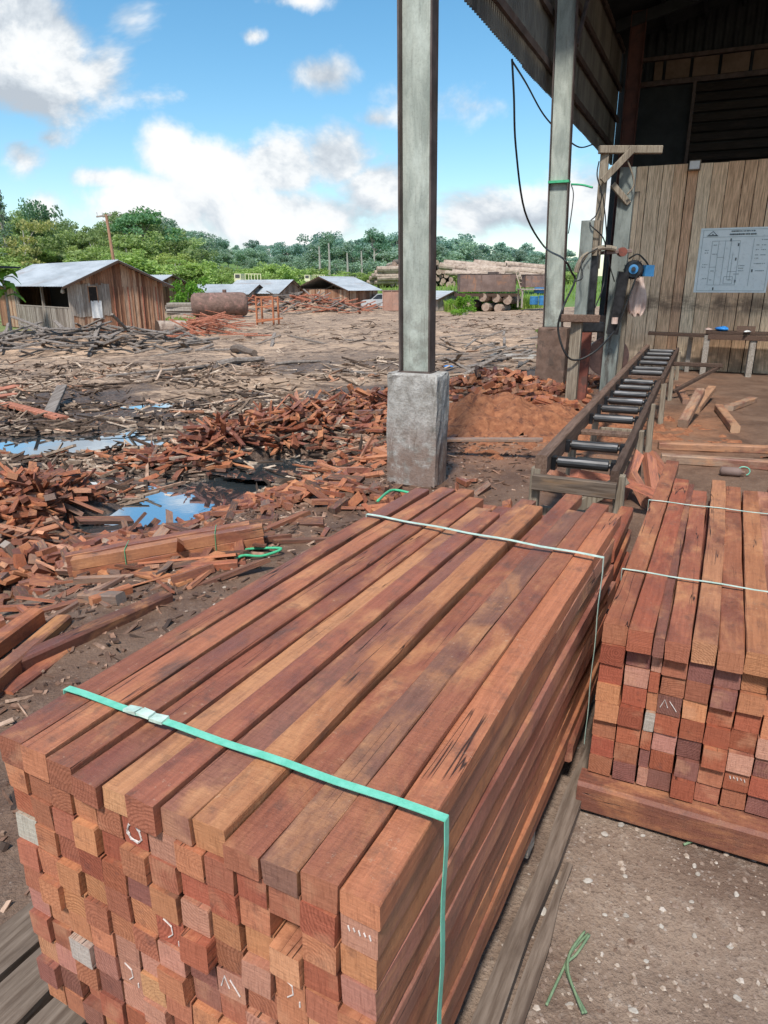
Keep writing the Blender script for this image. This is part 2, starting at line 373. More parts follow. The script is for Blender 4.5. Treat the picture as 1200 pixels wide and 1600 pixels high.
M['roofgrey'] = mat_noise('grey metal roof', (.33, .355, .37), (.50, .53, .55), .8, .45, .1, .01, (.36, .34, .33), 6, .25, .4, (1, .3, 1))
M['darksteel'] = mat_noise('dark steel', (.02, .02, .022), (.055, .055, .06), 9, .35, .1, .002, None, 4, .6, .5)
M['roller'] = mat_noise('worn roller steel', (.032, .03, .03), (.12, .118, .118), 14, .5, .1, .002, (.16, .16, .17), 4, .7, .5, (.15, 1, 1))
M['darkred'] = mat_noise('dark red oxide steel', (.075, .035, .03), (.12, .05, .04), 6, .7, .2, .003, (.06, .035, .03))
M['darkrust'] = mat_noise('dark rusty disc', (.06, .035, .032), (.12, .07, .06), 8, .6, .2, .003, (.16, .09, .07))
M['redsteel'] = mat_noise('red oxide steel', (.16, .05, .035), (.24, .08, .055), 6, .7, .2, .003, (.1, .05, .04))
M['rust'] = mat_noise('rusty steel', (.15, .10, .085), (.24, .17, .145), 1.2, .75, .2, .01, (.30, .16, .10), 6, .1)
M['rustred'] = mat_noise('rust red sheet', (.34, .19, .14), (.42, .25, .19), .8, .8, .1, .01, (.3, .2, .16))
M['rustor'] = mat_noise('orange rust', (.34, .12, .06), (.45, .18, .09), 4, .8, .2, .01)
M['boiler'] = mat_noise('rust crusted boiler', (.13, .085, .07), (.24, .15, .12), 3, .95, .9, .08, (.3, .17, .14))
M['blue'] = mat_noise('blue paint', (.03, .14, .3), (.05, .2, .4), 6, .5, .1, .002)
M['bluebag'] = mat_noise('blue plastic bag', (.02, .2, .62), (.06, .34, .8), 14, .35, .5, .01)
M['cable'] = mat_noise('black cable', (.012, .012, .012), (.03, .03, .03), 20, .5, .05, .001)
M['white'] = mat_noise('dirty white', (.62, .62, .6), (.8, .8, .78), 5, .6, .1, .002)
M['cloth'] = mat_noise('pinkish cloth', (.50, .34, .28), (.66, .52, .45), 7, .95, .4, .01, (.36, .2, .15))
M['mint'] = mat_noise('mint strap', (.12, .46, .32), (.19, .55, .41), 40, .38, .2, .001)
M['palestrap'] = mat_noise('pale strap', (.36, .50, .42), (.55, .66, .58), 30, .4, .2, .001)
M['greenrope'] = mat_noise('green strap scrap', (.05, .36, .17), (.09, .46, .24), 30, .4, .1, .001)
M['drygrass'] = mat_noise('dull green cord', (.12, .19, .11), (.2, .28, .16), 30, .7, .1, .001)
M['paper'] = mat_noise('laminated paper', (.76, .84, .84), (.84, .91, .91), 3, .3, .05, .001)
M['ink'] = mat_noise('faded ink', (.10, .13, .14), (.16, .2, .21), 9, .6, .02, .001)
M['inkpale'] = mat_noise('pale ink', (.3, .37, .38), (.4, .47, .48), 9, .6, .02, .001)
M['chalk'] = mat_noise('chalk', (.48, .40, .36), (.72, .66, .62), 60, .95, .3, .001)
M['bark'] = mat_noise('bark', (.10, .075, .06), (.2, .155, .125), 4, .95, .6, .03)
M['logside'] = mat_noise('stripped log', (.28, .21, .165), (.46, .37, .30), 2, .9, .4, .03, (.18, .125, .1))
M['logend'] = mat_noise('log end', (.26, .18, .14), (.42, .32, .25), 3, .9, .2, .01, (.25, .16, .12))
M['trunk'] = mat_noise('pale trunk', (.25, .23, .2), (.4, .38, .34), 3, .95, .3, .02)
M['stone'] = mat_noise('pale stone', (.28, .245, .21), (.44, .40, .35), 14, .9, .4, .004)
M['sawdust'] = mat_noise('sawdust', (.25, .092, .045), (.44, .185, .09), 13, .98, 1.0, .04, (.16, .065, .04), 9)
M['glass'] = mat_noise('dark glass', (.03, .04, .05), (.05, .06, .07), 2, .1, 0, .001, None, 2, 0, .6)
M['carpaint'] = mat_noise('silver paint', (.55, .57, .58), (.62, .64, .65), 1, .25, 0, .001, None, 2, .2, .5)
M['tyre'] = mat_noise('tyre', (.02, .02, .02), (.04, .04, .04), 9, .9, .2, .004)
M['debris'] = mat_boards('bark and slab waste', [(0, (.045, .032, .025)), (.35, (.13, .09, .067)), (.65, (.31, .23, .17)), (.9, (.56, .45, .35)), (1, (.40, .20, .12))], 1, .4, .3, .95)
M['scrap'] = mat_boards('weathered slab', [(0, (.05, .04, .035)), (.4, (.16, .135, .12)), (.8, (.34, .30, .265)), (1, (.46, .41, .36))], 1, .4, .3, .95)
M['redslab'] = mat_boards('red slab', [(0, (.24, .075, .045)), (.5, (.42, .16, .10)), (1, (.52, .25, .17))], 1, .3, .3, .9)
M['leaf_far'] = mat_leaf('hazy far leaves', (.14, .22, .16), (.25, .35, .25), (.36, .47, .31), .4)  # distance haze is painted into these leaves: paler and bluer green
M['leaf_mid'] = mat_leaf('forest leaves', (.14, .19, .09), (.28, .36, .165), (.45, .52, .26), .42)
M['leaf_near'] = mat_leaf('bright shrub leaves', (.05, .14, .02), (.14, .30, .045), (.30, .46, .09), .4)
M['grassm'] = mat_leaf('grass blades', (.10, .18, .03), (.22, .34, .06), (.40, .46, .14), .35)

def mat_ground():
    N = NT('yard ground'); vec = N.n('ShaderNodeTexCoord', out=None).outputs['Object']
    at = N.n('ShaderNodeAttribute', out=None, attribute_name='zone').outputs['Color']
    sp = N.n('ShaderNodeSeparateColor', {0: at}, out=None)
    inside, sawd, grass = sp.outputs[0], sp.outputs[1], sp.outputs[2]
    wet = N.n('ShaderNodeAttribute', out=None, attribute_name='wet').outputs['Fac']  # wet mud in the yard; a darker dirt tone inside the shed
    big = N.noise(vec, .35, 6, .65, .6); midn = N.noise(vec, 2.2, 6, .7, .4); fine = N.noise(vec, 17, 6, .75); vf = N.noise(vec, 75, 4, .7)
    streak = N.noise(N.n('ShaderNodeMapping', {'Vector': vec, 'Rotation': (0, 0, -.25), 'Scale': (.3, 1.6, 1)}), 3.0, 6, .75, .5)
    mud = N.mix(N.ss(streak, .36, .62), (.125, .092, .073), (.44, .345, .27))
    mud = N.mix(N.math('MULTIPLY', N.ss(midn, .46, .64), .8), mud, (.06, .044, .036))
    mud = N.mix(N.math('MULTIPLY', N.ss(fine, .55, .68), .5), mud, (.52, .42, .34))
    mud = N.mix(N.math('MULTIPLY', N.ss(big, .5, .66), .6), mud, (.50, .385, .29))
    mud = N.mix(wet, mud, N.mix(N.ss(fine, .35, .65), (.03, .023, .02), (.13, .10, .085)))
    mud = N.mix(1, mud, (1.1, .99, .88), 'MULTIPLY')
    dirt = N.mix(N.ss(midn, .32, .66), (.155, .103, .075), (.285, .21, .157))
    dirt = N.mix(N.math('MULTIPLY', N.ss(fine, .5, .72), .5), dirt, (.40, .33, .27))
    dirt = N.mix(N.math('MULTIPLY', N.ss(vf, .52, .66), .55), dirt, (.085, .058, .045))
    vor = N.n('ShaderNodeTexVoronoi', {'Vector': vec, 'Scale': 62.0}, out=None)
    peb = N.math('MULTIPLY', N.math('SUBTRACT', 1, N.ss(vor.outputs['Distance'], .16, .34)), N.ss(N.noise(vec, 20, 2), .5, .6))
    dirt = N.mix(N.math('MULTIPLY', peb, .6), dirt, N.mix(N.ss(vor.outputs['Color'], .2, .8), (.27, .2, .165), (.52, .46, .41)))
    dirt = N.mix(wet, dirt, N.mix(1, dirt, (.60, .47, .40), 'MULTIPLY'))  # indoor dirt is multiplied to a darker brown by the same mask
    c = N.mix(inside, mud, dirt)
    c = N.mix(N.math('MULTIPLY', sawd, N.ss(midn, .25, .6)), c, N.mix(N.ss(fine, .3, .7), (.32, .12, .055), (.50, .23, .11)))
    c = N.mix(grass, c, N.mix(N.ss(fine, .3, .7), (.07, .13, .03), (.17, .26, .07)))
    hgt = N.math('ADD', N.math('MULTIPLY', fine, .7), N.math('ADD', N.math('MULTIPLY', vf, .35), N.math('MULTIPLY', midn, .8)))
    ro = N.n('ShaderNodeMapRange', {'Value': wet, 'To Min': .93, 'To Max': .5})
    return N.finish(c, ro, hgt, .9, .025, .25)
M['ground'] = mat_ground()
def mat_water():
    N = NT('muddy puddle water'); vec = N.obj()
    n = N.noise(vec, 5, 2)
    d = N.n('ShaderNodeBsdfPrincipled', {'Base Color': (.09, .11, .12, 1), 'Roughness': .05, 'Specular IOR Level': .8})
    bp = N.n('ShaderNodeBump', {'Strength': .03, 'Distance': .02, 'Height': n})
    g = N.n('ShaderNodeBsdfGlossy', {'Color': (.93, .97, 1, 1), 'Roughness': .02, 'Normal': bp})
    m = N.n('ShaderNodeMixShader', {0: .72, 1: d, 2: g}); N.n('ShaderNodeOutputMaterial', {0: m}); return N.mat
M['water'] = mat_water()
# ------------------------------------------------------------------ sky, sun
SUN_EL, SUN_AZ = R(56), R(196)      # azimuth clockwise from +Y: behind the viewer, a little to the left
w = bpy.data.worlds.new('World'); sc.world = w; w.use_nodes = True
def build_world():
    N = NT.__new__(NT); N.t = w.node_tree; N.t.nodes.clear(); N.mat = None
    d = N.n('ShaderNodeTexCoord', out=None).outputs['Generated']
    sky = N.n('ShaderNodeTexSky', sky_type='NISHITA', sun_disc=False, sun_elevation=SUN_EL, sun_rotation=SUN_AZ, air_density=1.0, dust_density=.6, ozone_density=1.6)
    sx = N.n('ShaderNodeSeparateXYZ', {0: d}, out=None); X, Y, Z = sx.outputs
    Yc = N.math('MAXIMUM', Y, .06)
    gx = N.math('DIVIDE', X, Yc); gz = N.math('DIVIDE', Z, Yc)
    P = N.n('ShaderNodeCombineXYZ', {0: gx, 1: gz, 2: 0.0})
    n1 = N.noise(N.scale(P, (1, 1.25, 1)), 5.2, 6, .62, .25)
    n2 = N.noise(N.vmath('ADD', N.scale(P, (1, 1.25, 1)), (.012, .045, 0)), 5.2, 6, .62, .25)
    nb = N.noise(P, 2.1, 2, .55)
    blobs = [(265, 232, 52, 58, 1), (330, 262, 100, 62, 1), (440, 262, 95, 62, 1), (525, 250, 70, 62, 1), (590, 300, 95, 55, 1), (250, 320, 130, 52, 1), (450, 340, 220, 60, 1),
             (165, 278, 62, 20, .8), (30, 245, 42, 46, .9), (75, 215, 40, 18, .45), (745, 335, 85, 50, 1), (830, 330, 70, 36, .9), (930, 300, 80, 70, .9), (70, 320, 40, 28, .6),
             (498, 118, 62, 36, .8), (398, 57, 25, 16, .65), (40, 70, 125, 135, 1.25), (150, 110, 70, 70, .6), (250, 152, 130, 22, .42), (200, 30, 60, 40, .35), (740, 165, 120, 40, .4), (470, 2, 60, 16, .6), (590, 185, 40, 18, .5), (880, 200, 90, 60, .4),
             (-150, 250, 120, 80, 1), (1150, 330, 200, 60, 1)]
    D = None
    for (px, py, rx, ry, a) in blobs:
        r0 = ray(px, py); cx, cz = r0.x/r0.y, r0.z/r0.y
        fx = abs(ray(px+rx, py).x/ray(px+rx, py).y-cx); fz = abs(ray(px, py-ry).z/ray(px, py-ry).y-cz)
        q = N.scale(N.vmath('SUBTRACT', P, (cx, cz, 0)), (1/fx, 1/fz, 0))
        l = N.n('ShaderNodeVectorMath', {0: q}, out=1, operation='LENGTH')
        v = N.math('MULTIPLY', N.math('SUBTRACT', 1.15, l), a)
        D = v if D is None else N.math('MAXIMUM', D, v)
    D = N.math('MAXIMUM', D, -1.0)
    dens = N.math('ADD', D, N.math('MULTIPLY', N.math('SUBTRACT', n1, .52), 2.9))
    front = N.ss(dens, -.05, .62)
    # everywhere else (behind the viewer, overhead): broken cloud
    r1 = N.noise(N.scale(d, (1, 1, 2.2)), 2.6, 4, .6, .3)
    rest = N.math('MULTIPLY', N.ss(r1, .47, .62), N.ss(Z, -.02, .12))
    isf = N.math('MULTIPLY', N.ss(Y, .15, .4), N.ss(Z, .95, .7))
    alpha = N.n('ShaderNodeMix', {0: isf, 2: rest, 3: front}, out=0, data_type='FLOAT')
    lit = N.math('ADD', N.math('MULTIPLY', N.math('SUBTRACT', n1, n2), 2.6), N.math('MULTIPLY', N.math('SUBTRACT', dens, .15), .22))
    lit = N.math('ADD', lit, N.math('MULTIPLY', N.math('SUBTRACT', nb, .5), 1.1))
    r0 = ray(30, 80); dk = N.n('ShaderNodeVectorMath', {0: N.vmath('SUBTRACT', P, (r0.x/r0.y, r0.z/r0.y, 0))}, out=1, operation='LENGTH')
    lit = N.math('SUBTRACT', lit, N.math('MULTIPLY', N.ss(dk, .20, .05), .5))
    ccol = N.ramp(N.math('ADD', lit, .42), [(0.05, (.50, .56, .63)), (.32, (.68, .74, .80)), (.54, (.90, .93, .95)), (.8, (1.0, 1.0, 1.0))])
    skyc = N.n('ShaderNodeHueSaturation', {'Hue': .487, 'Saturation': 1.27, 'Value': 1.0, 'Color': sky})
    b1 = N.n('ShaderNodeBackground', {'Color': skyc, 'Strength': .178})
    b2 = N.n('ShaderNodeBackground', {'Color': ccol, 'Strength': 1.05})
    m = N.n('ShaderNodeMixShader', {0: alpha, 1: b1, 2: b2})
    N.n('ShaderNodeOutputWorld', {0: m})
build_world()
w.cycles.sampling_method = 'MANUAL'; w.cycles.sample_map_resolution = 512
sc.cycles.max_bounces = 6; sc.cycles.diffuse_bounces = 3; sc.cycles.glossy_bounces = 3; sc.cycles.transmission_bounces = 3; sc.cycles.transparent_max_bounces = 4
sc.cycles.use_adaptive_sampling = True; sc.cycles.adaptive_threshold = .02; sc.cycles.use_denoising = True
sc.cycles.caustics_reflective = False; sc.cycles.caustics_refractive = False
sl = bpy.data.lights.new('sun', 'SUN'); sl.energy = 5.0; sl.angle = R(6.5); sl.color = (1, .96, .9)
so = bpy.data.objects.new('sun', sl); col.objects.link(so)
sd = Vector((math.sin(SUN_AZ)*math.cos(SUN_EL), math.cos(SUN_AZ)*math.cos(SUN_EL), math.sin(SUN_EL)))
so.rotation_euler = (-sd).to_track_quat('-Z', 'Y').to_euler()

# ------------------------------------------------------------------ ground sheet
def axis(lo, hi, step, g, far_lo, far_hi):
    a = list(np.arange(lo, hi, step)); s = step; x = a[-1]
    while x < far_hi: s *= g; x += s; a.append(x)
    s = step; x = a[0]; b = []
    while x > far_lo: s *= g; x -= s; b.append(x)
    return np.array(b[::-1]+a)
def grid_mesh(name, X, Y, Z, keep=None):
    ny, nx = X.shape
    idx = np.arange(nx*ny).reshape(ny, nx)
    f = np.stack([idx[:-1, :-1], idx[:-1, 1:], idx[1:, 1:], idx[1:, :-1]], -1).reshape(-1, 4)
    if keep is not None: f = f[keep.reshape(-1)]
    v = np.stack([X, Y, Z], -1).reshape(-1, 3)
    if keep is not None:
        used = np.unique(f); mp = -np.ones(len(v), int); mp[used] = np.arange(len(used)); f = mp[f]; v = v[used]
    me = bpy.data.meshes.new(name); me.vertices.add(len(v)); me.vertices.foreach_set('co', v.ravel())
    me.loops.add(f.size); me.loops.foreach_set('vertex_index', f.ravel()); me.polygons.add(len(f))
    me.polygons.foreach_set('loop_start', np.arange(0, f.size, 4)); me.polygons.foreach_set('loop_total', np.full(len(f), 4))
    me.polygons.foreach_set('use_smooth', np.ones(len(f), bool)); me.update(calc_edges=True); return me, v
SAW = on_z(795, 668, -.05)
def build_ground():
    xs = axis(-7, 6, .07, 1.045, -900, 900); ys = axis(-2, 13, .07, 1.035, -60, 1600)
    X, Y = np.meshgrid(xs, ys); Z = H(X, Y); GRID.update(xs=xs, ys=ys, Z=Z)
    me, v = grid_mesh('ground', X, Y, Z)
    dx, dy = v[:, 0]-P1.x, v[:, 1]-P1.y
    s = dx*U.x+dy*U.y; t = dx*V.x+dy*V.y
    n = fbm(v[:, 0]*1.3, v[:, 1]*1.3, 51)
    ins = sm(-2.6, -.3, t+.6*n)*sm(16, 13, s)
    saw = np.exp(-(((v[:, 0]-SAW.x)/1.5)**2+((v[:, 1]-SAW.y)/1.5)**2))*1.3 + .45*sm(1.2, .6, np.abs(t-1.6))*sm(1, 3, s)*sm(11, 8, s)*(.5+n)
    gr = sm(74, 78, v[:, 1])*sm(4, 9, v[:, 0]-.0)*1.0 + sm(98, 106, v[:, 1]) + sm(40, 46, v[:, 1])*sm(-20, -24, v[:, 0]+.18*v[:, 1]*0)*.8
    wet = np.zeros(len(v))
    for (mx, my, rx, ry, yaw, lev) in PW:
        ex = (v[:, 0]-mx)*math.cos(yaw)+(v[:, 1]-my)*math.sin(yaw); ey = -(v[:, 0]-mx)*math.sin(yaw)+(v[:, 1]-my)*math.cos(yaw)
        wet = np.maximum(wet, 1-sm(.9, 2.6, np.sqrt((ex/rx)**2+(ey/ry)**2)+.5*n))
    for (mx, my, rx, ry, hh) in MW[:6]: wet = np.maximum(wet, .9*np.exp(-.6*(((v[:, 0]-mx)/rx)**2+((v[:, 1]-my)/ry)**2)))
    wet = np.maximum(wet, .95*sm(-.12, .4, fbm(v[:, 0]*.5, v[:, 1]*.5, 61)+.75*sm(17, 9, v[:, 1]))*sm(-1, -2.6, t)*sm(26, 17, v[:, 1]))
    wet = np.maximum(wet*(1-.3*ins), ins*np.clip(.8*sm(-3.0, -1.6, s+.5*n)+.8*sm(1.3, .4, t+.5*n), 0, .85))  # darker tone put into the dirt by the eave and shed rear
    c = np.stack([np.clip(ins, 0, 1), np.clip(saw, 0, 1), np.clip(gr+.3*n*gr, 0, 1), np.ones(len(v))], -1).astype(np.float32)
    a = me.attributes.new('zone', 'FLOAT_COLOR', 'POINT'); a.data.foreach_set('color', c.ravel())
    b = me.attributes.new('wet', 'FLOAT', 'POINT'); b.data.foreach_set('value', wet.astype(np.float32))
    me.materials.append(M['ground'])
    o = bpy.data.objects.new('ground', me); col.objects.link(o); tag(o, kind='structure')
build_ground()
for i, (mx, my, rx, ry, yaw, lev) in enumerate(PW):
    m = max(rx, ry)*1.9; k = np.arange(-m, m, .05); X, Y = np.meshgrid(k+mx, k+my); Hh = H(X, Y)
    ex = (X-mx)*math.cos(yaw)+(Y-my)*math.sin(yaw); ey = -(X-mx)*math.sin(yaw)+(Y-my)*math.cos(yaw)
    d = np.sqrt((ex/rx)**2+(ey/ry)**2)
    ok = (Hh < lev+.03) & (d < 1.9)
    keep = ok[:-1, :-1] | ok[1:, :-1] | ok[:-1, 1:] | ok[1:, 1:]
    if not keep.any(): continue
    me, v = grid_mesh('puddle_water', X-mx, Y-my, np.zeros_like(X), keep); me.materials.append(M['water'])
    o = bpy.data.objects.new('puddle_water', me); col.objects.link(o); o.location = (mx, my, lev); tag(o, kind='structure')

# ------------------------------------------------------------------ timber stacks
TONES = {'orange brown': (.44, .195, .10), 'reddish brown': (.31, .12, .072), 'dark purplish': (.19, .085, .075), 'pale tan': (.52, .29, .15), 'weathered grey': (.38, .35, .30),
         'deep red': (.29, .085, .05), 'dark greyish brown': (.20, .125, .095), 'pinkish brown': (.42, .215, .165)}
def beam_mesh(name, L, wd, ht, seg=14, rough=.0016, seed=0):
    r = random.Random(seed); mb = MB(); c = .0024
    prof = [(-wd/2+c, 0), (wd/2-c, 0), (wd/2, c), (wd/2, ht-c), (wd/2-c, ht), (-wd/2+c, ht), (-wd/2, ht-c), (-wd/2, c)]
    bow = r.uniform(-.006, .006); bowz = r.uniform(0, .004)
    for i in range(seg+1):
        y = L*i/seg; b = math.sin(math.pi*i/seg)
        sk = r.uniform(-.003, .003) if i in (0, seg) else 0
        for (x, z) in prof:
            mb.v.append((x+bow*b+r.uniform(-rough, rough), y+(x*sk*12+(z-ht/2)*sk*9 if i in (0, seg) else r.uniform(-.01, .01)), z+bowz*b+r.uniform(-rough, rough)))
    for i in range(seg):
        for k in range(8): mb.f.append((i*8+k, (i+1)*8+k, (i+1)*8+(k+1) % 8, i*8+(k+1) % 8)); mb.m.append(0)
    mb.f.append(tuple(range(8))); mb.m.append(1)
    mb.f.append(tuple(seg*8+k for k in range(7, -1, -1))); mb.m.append(1)
    return mb.mesh(name, [M['timber'], M['end']])
def chalk(parent, wd, ht, kind, r):
    """a chalk scrawl on the sawn end (local -y face)"""
    mb = MB(); y = -.0016
    if kind == 'ring': pts = [[Vector((math.cos(a)*wd*.27, y, ht*.5+math.sin(a)*ht*.3)) for a in np.linspace(.3*k, 5.6+.3*k, 12)] for k in range(3)]; pts = [[p*1.0+Vector((r.uniform(-.003, .003), 0, r.uniform(-.003, .003))) for p in q] for q in pts]
    elif kind == 'hook': pts = [[Vector((-.2*wd, y, ht*.9)), Vector((.08*wd, y, ht*.75)), Vector((.1*wd, y, ht*.45)), Vector((-.08*wd, y, ht*.25))], [Vector((.3*wd, y, ht*.3)), Vector((.3*wd, y, ht*.12))]]
    elif kind == 'dashes': pts = [[Vector((wd*(-.28+.14*k), y, ht*.72)), Vector((wd*(-.24+.14*k), y, ht*(.58+.05*(k % 2))))] for k in range(5)]
    else: pts = [[Vector((-.35*wd, y, ht*.35)), Vector((-.2*wd, y, ht*.8)), Vector((-.05*wd, y, ht*.4))], [Vector((0, y, ht*.75)), Vector((.15*wd, y, ht*.55)), Vector((.32*wd, y, ht*.3))]]
    for p in pts: mb.tube(p, .0014, 5)
    mb.build('chalk_mark', M['chalk'], parent)
def stack(origin, ang, cols, rows, wd, ht, L, z0, name, where, group, seed, top_tones, dz_top, pal, chalks, l_top=None, skip=(), thin=(), lower=None, jag=.0055):
    r = random.Random(seed)
    us = Vector((math.sin(ang), math.cos(ang), 0)); vs = Vector((math.cos(ang), -math.sin(ang), 0))
    def columns(n, wd_, thin_=()):
        xs = []; x = 0
        for c in range(n):
            wc = wd_*(.45 if c in thin_ else r.uniform(.95, 1.03)); xs.append((x+wc/2, wc)); x += wc+r.uniform(.0008, .003)
        return xs, x
    xs_top, x = columns(cols, wd, thin)
    xs_low, xl = (xs_top, x) if lower is None else columns(lower, x/lower-.002)
    for rr in range(rows):            # rr 0 = top row
        xs = xs_top if rr == 0 else xs_low
        for c in range(len(xs)):
            if (rr, c) in skip: continue
            cx, wc = xs[c]; rowz = z0+(rows-1-rr)*ht
            hc = ht-.0015
            off = (r.gauss(0, jag) if r.random() < .94 else r.uniform(-.022, -.01)) if rr else (dz_top[c][1] if c < len(dz_top) else 0)
            Lb = L+r.uniform(-.1, .1) if rr or not l_top else l_top[c]
            dz = 0
            if rr == 0: hc = ht+(dz_top[c][0] if c < len(dz_top) else 0)
            me = beam_mesh('sawn_timber', Lb, wc-.002, hc, seed=seed*1000+rr*50+c)
            o = bpy.data.objects.new('sawn_timber', me); col.objects.link(o)
            tone = top_tones[c] if rr == 0 else r.choice(pal)
            if c == len(xs)-1 and tone == 'weathered grey': tone = 'orange brown'
            b = TONES[tone]; k = r.uniform(.85, 1.15)
            if rr == 0: b = tuple(.74*p_+.26*q_ for p_, q_ in zip(b, (.36, .16, .09)))
            else: b = tuple((.72 if lower else .9)*p_+(.28 if lower else .1)*q_ for p_, q_ in zip(b, (.36, .145, .085))) if tone != 'weathered grey' else b
            o.color = (b[0]*k, b[1]*k*r.uniform(.93, 1.07), b[2]*k, 1)
            p = origin+vs*(cx+r.uniform(-.002, .002)*(rr > 0))+us*off
            o.location = (p.x, p.y, rowz); o.rotation_euler = (0, r.uniform(-.012, .012), -ang+r.uniform(-.004, .004)*(1 if rr else 2))
            row = 'top' if rr == 0 else f'{ORD[rr]}'
            tag(o, f'{tone} timber, {ORD[c]} from left in {row} row from top of {where}' if rr else f'{tone} timber, {ORD[c]} from left in top row of {where}', 'timber', group, 'thing')
            if (rr, c) in chalks: chalk(o, wc, hc, chalks[(rr, c)], r)
    return us, vs, x
# near stack
ztop = .78; HT = .0615; ROWS = 11; Z0 = ztop-ROWS*HT
fl = on_z(2, 1142, ztop); fr = on_z(612, 1412, ztop)
ANG1 = R(27.4); vs1 = Vector((math.cos(ANG1), -math.sin(ANG1), 0)); us1 = Vector((math.sin(ANG1), math.cos(ANG1), 0))
W1 = (fr-fl).dot(vs1); NC = 12; wd1 = W1/NC-.0025
o1 = fr-vs1*W1; o1.z = 0
pal = ['orange brown']*7+['reddish brown']*8+['dark purplish']*2+['pinkish brown']*5+['deep red']*4+['pale tan']*1+['weathered grey']*1
tt = ['reddish brown', 'orange brown', 'reddish brown', 'reddish brown', 'pale tan', 'reddish brown', 'dark purplish', 'orange brown', 'reddish brown', 'dark greyish brown', 'reddish brown', 'orange brown']
dz = [(0, .0), (.001, -.005), (-.003, -.01), (-.012, -.025), (-.016, -.0), (.002, -.03), (-.006, .0), (-.004, .01), (-.016, -.02), (-.013, -.015), (-.006, -.01), (-.014, .0)]
dz = [(a, b*.4) for a, b in dz]
lt = [1.93, 1.99, 2.02, 1.96, 1.84, 1.76, 2.0, 1.92, 2.2, 1.97, 2.08, 2.0]
stack(o1, ANG1, NC, ROWS, wd1, HT, 1.95, Z0, 'near', 'mint-strapped near stack', 'timbers of the near mint-strapped stack', 11, tt, dz, pal,
      {(1, 5): 'ring', (1, 12): 'dashes', (4, 10): 'hook', (5, 8): 'zig', (4, 6): 'hook', (7, 4): 'hook'}, lt, skip={(2, 10)}, lower=13)
# stack beyond, on a skid
zt2 = .645; HT2 = .0655; R2 = 8; wd2 = .0685
f2 = on_z(943, 972, zt2); ANG2 = R(25.2); vs2 = Vector((math.cos(ANG2), -math.sin(ANG2), 0)); us2 = Vector((math.sin(ANG2), math.cos(ANG2), 0))
o2 = f2.copy(); o2.z = 0
pal2 = ['deep red']*7+['reddish brown']*4+['pinkish brown']*3+['dark purplish']*6+['orange brown']*2+['weathered grey']
tt2 = ['reddish brown', 'deep red', 'dark purplish', 'reddish brown', 'pale tan', 'reddish brown', 'orange brown', 'pinkish brown', 'reddish brown', 'orange brown', 'pinkish brown']
dz2 = [(.0, .0), (.004, -.05), (-.004, -.06), (-.006, -.07), (.002, -.03), (-.008, -.06), (.004, -.045), (-.004, -.06), (0, -.03), (0, -.05), (0, -.02)]
dz2 = [(a_, b_*.45) for a_, b_ in dz2]
lt2 = [2.25, 1.85, 1.8, 1.7, 1.9, 1.85, 1.75, 1.8, 1.85, 1.85, 1.9]
_, _, W2 = stack(o2, ANG2, 11, R2, wd2, HT2, 1.8, zt2-R2*HT2, 'far', 'skid-raised stack', 'timbers of the skid-raised stack', 23, tt2, dz2, pal2,
      {(3, 3): 'zig', (6, 6): 'dashes', (2, 8): 'hook'}, lt2, thin=(2,))
mb = MB(); a = o2-vs2*.02-us2*.02; mb.bar(a+Vector((0, 0, .062)), a+vs2*1.25+Vector((0, 0, .062)), .09, .104, mi_end=1)
tag(along(mb, a, a+vs2, 'skid_timber', [M['timber'], M['end']], color=(.2, .085, .06)), 'long dark red skid timber under the front of the skid-raised stack', 'skid')
mb = MB(); a = o2-vs2*.06+us2*1.4; mb.bar(a+Vector((0, 0, .062)), a+vs2*1.25+Vector((0, 0, .062)), .09, .104, mi_end=1)
tag(along(mb, a, a+vs2, 'skid_timber', [M['timber'], M['end']], color=(.2, .085, .06)), 'dark skid timber under the far end of the skid-raised stack', 'skid')
mb = MB(); a = o2-vs2*.09+us2*.02; mb.bar(a+Vector((0, 0, .15)), a+us2*.5+Vector((0, 0, .15)), .07, .07, mi_end=1)
tag(centred(mb, 'beam_offcut', [M['timber'], M['end']], color=(.2, .075, .05)), 'short dark red block poking out low beside the skid-raised stack', 'offcut')
for k in range(4):    # loose ends of the pile behind the near stack seen between both stacks
    mb = MB(); a = o2-vs2*(.13+.012*k)+us2*(1.05+.1*k)+Vector((0, 0, .05+.1*k)); mb.bar(a, a+us2*.75, .075, .07, mi_end=1)
    tag(along(mb, a, a+us2, 'beam_offcut', [M['timber'], M['end']], color=(.3, .1, .06)), f'{ORD[k]} reddish block from the bottom in the gap between both stacks', 'offcut')
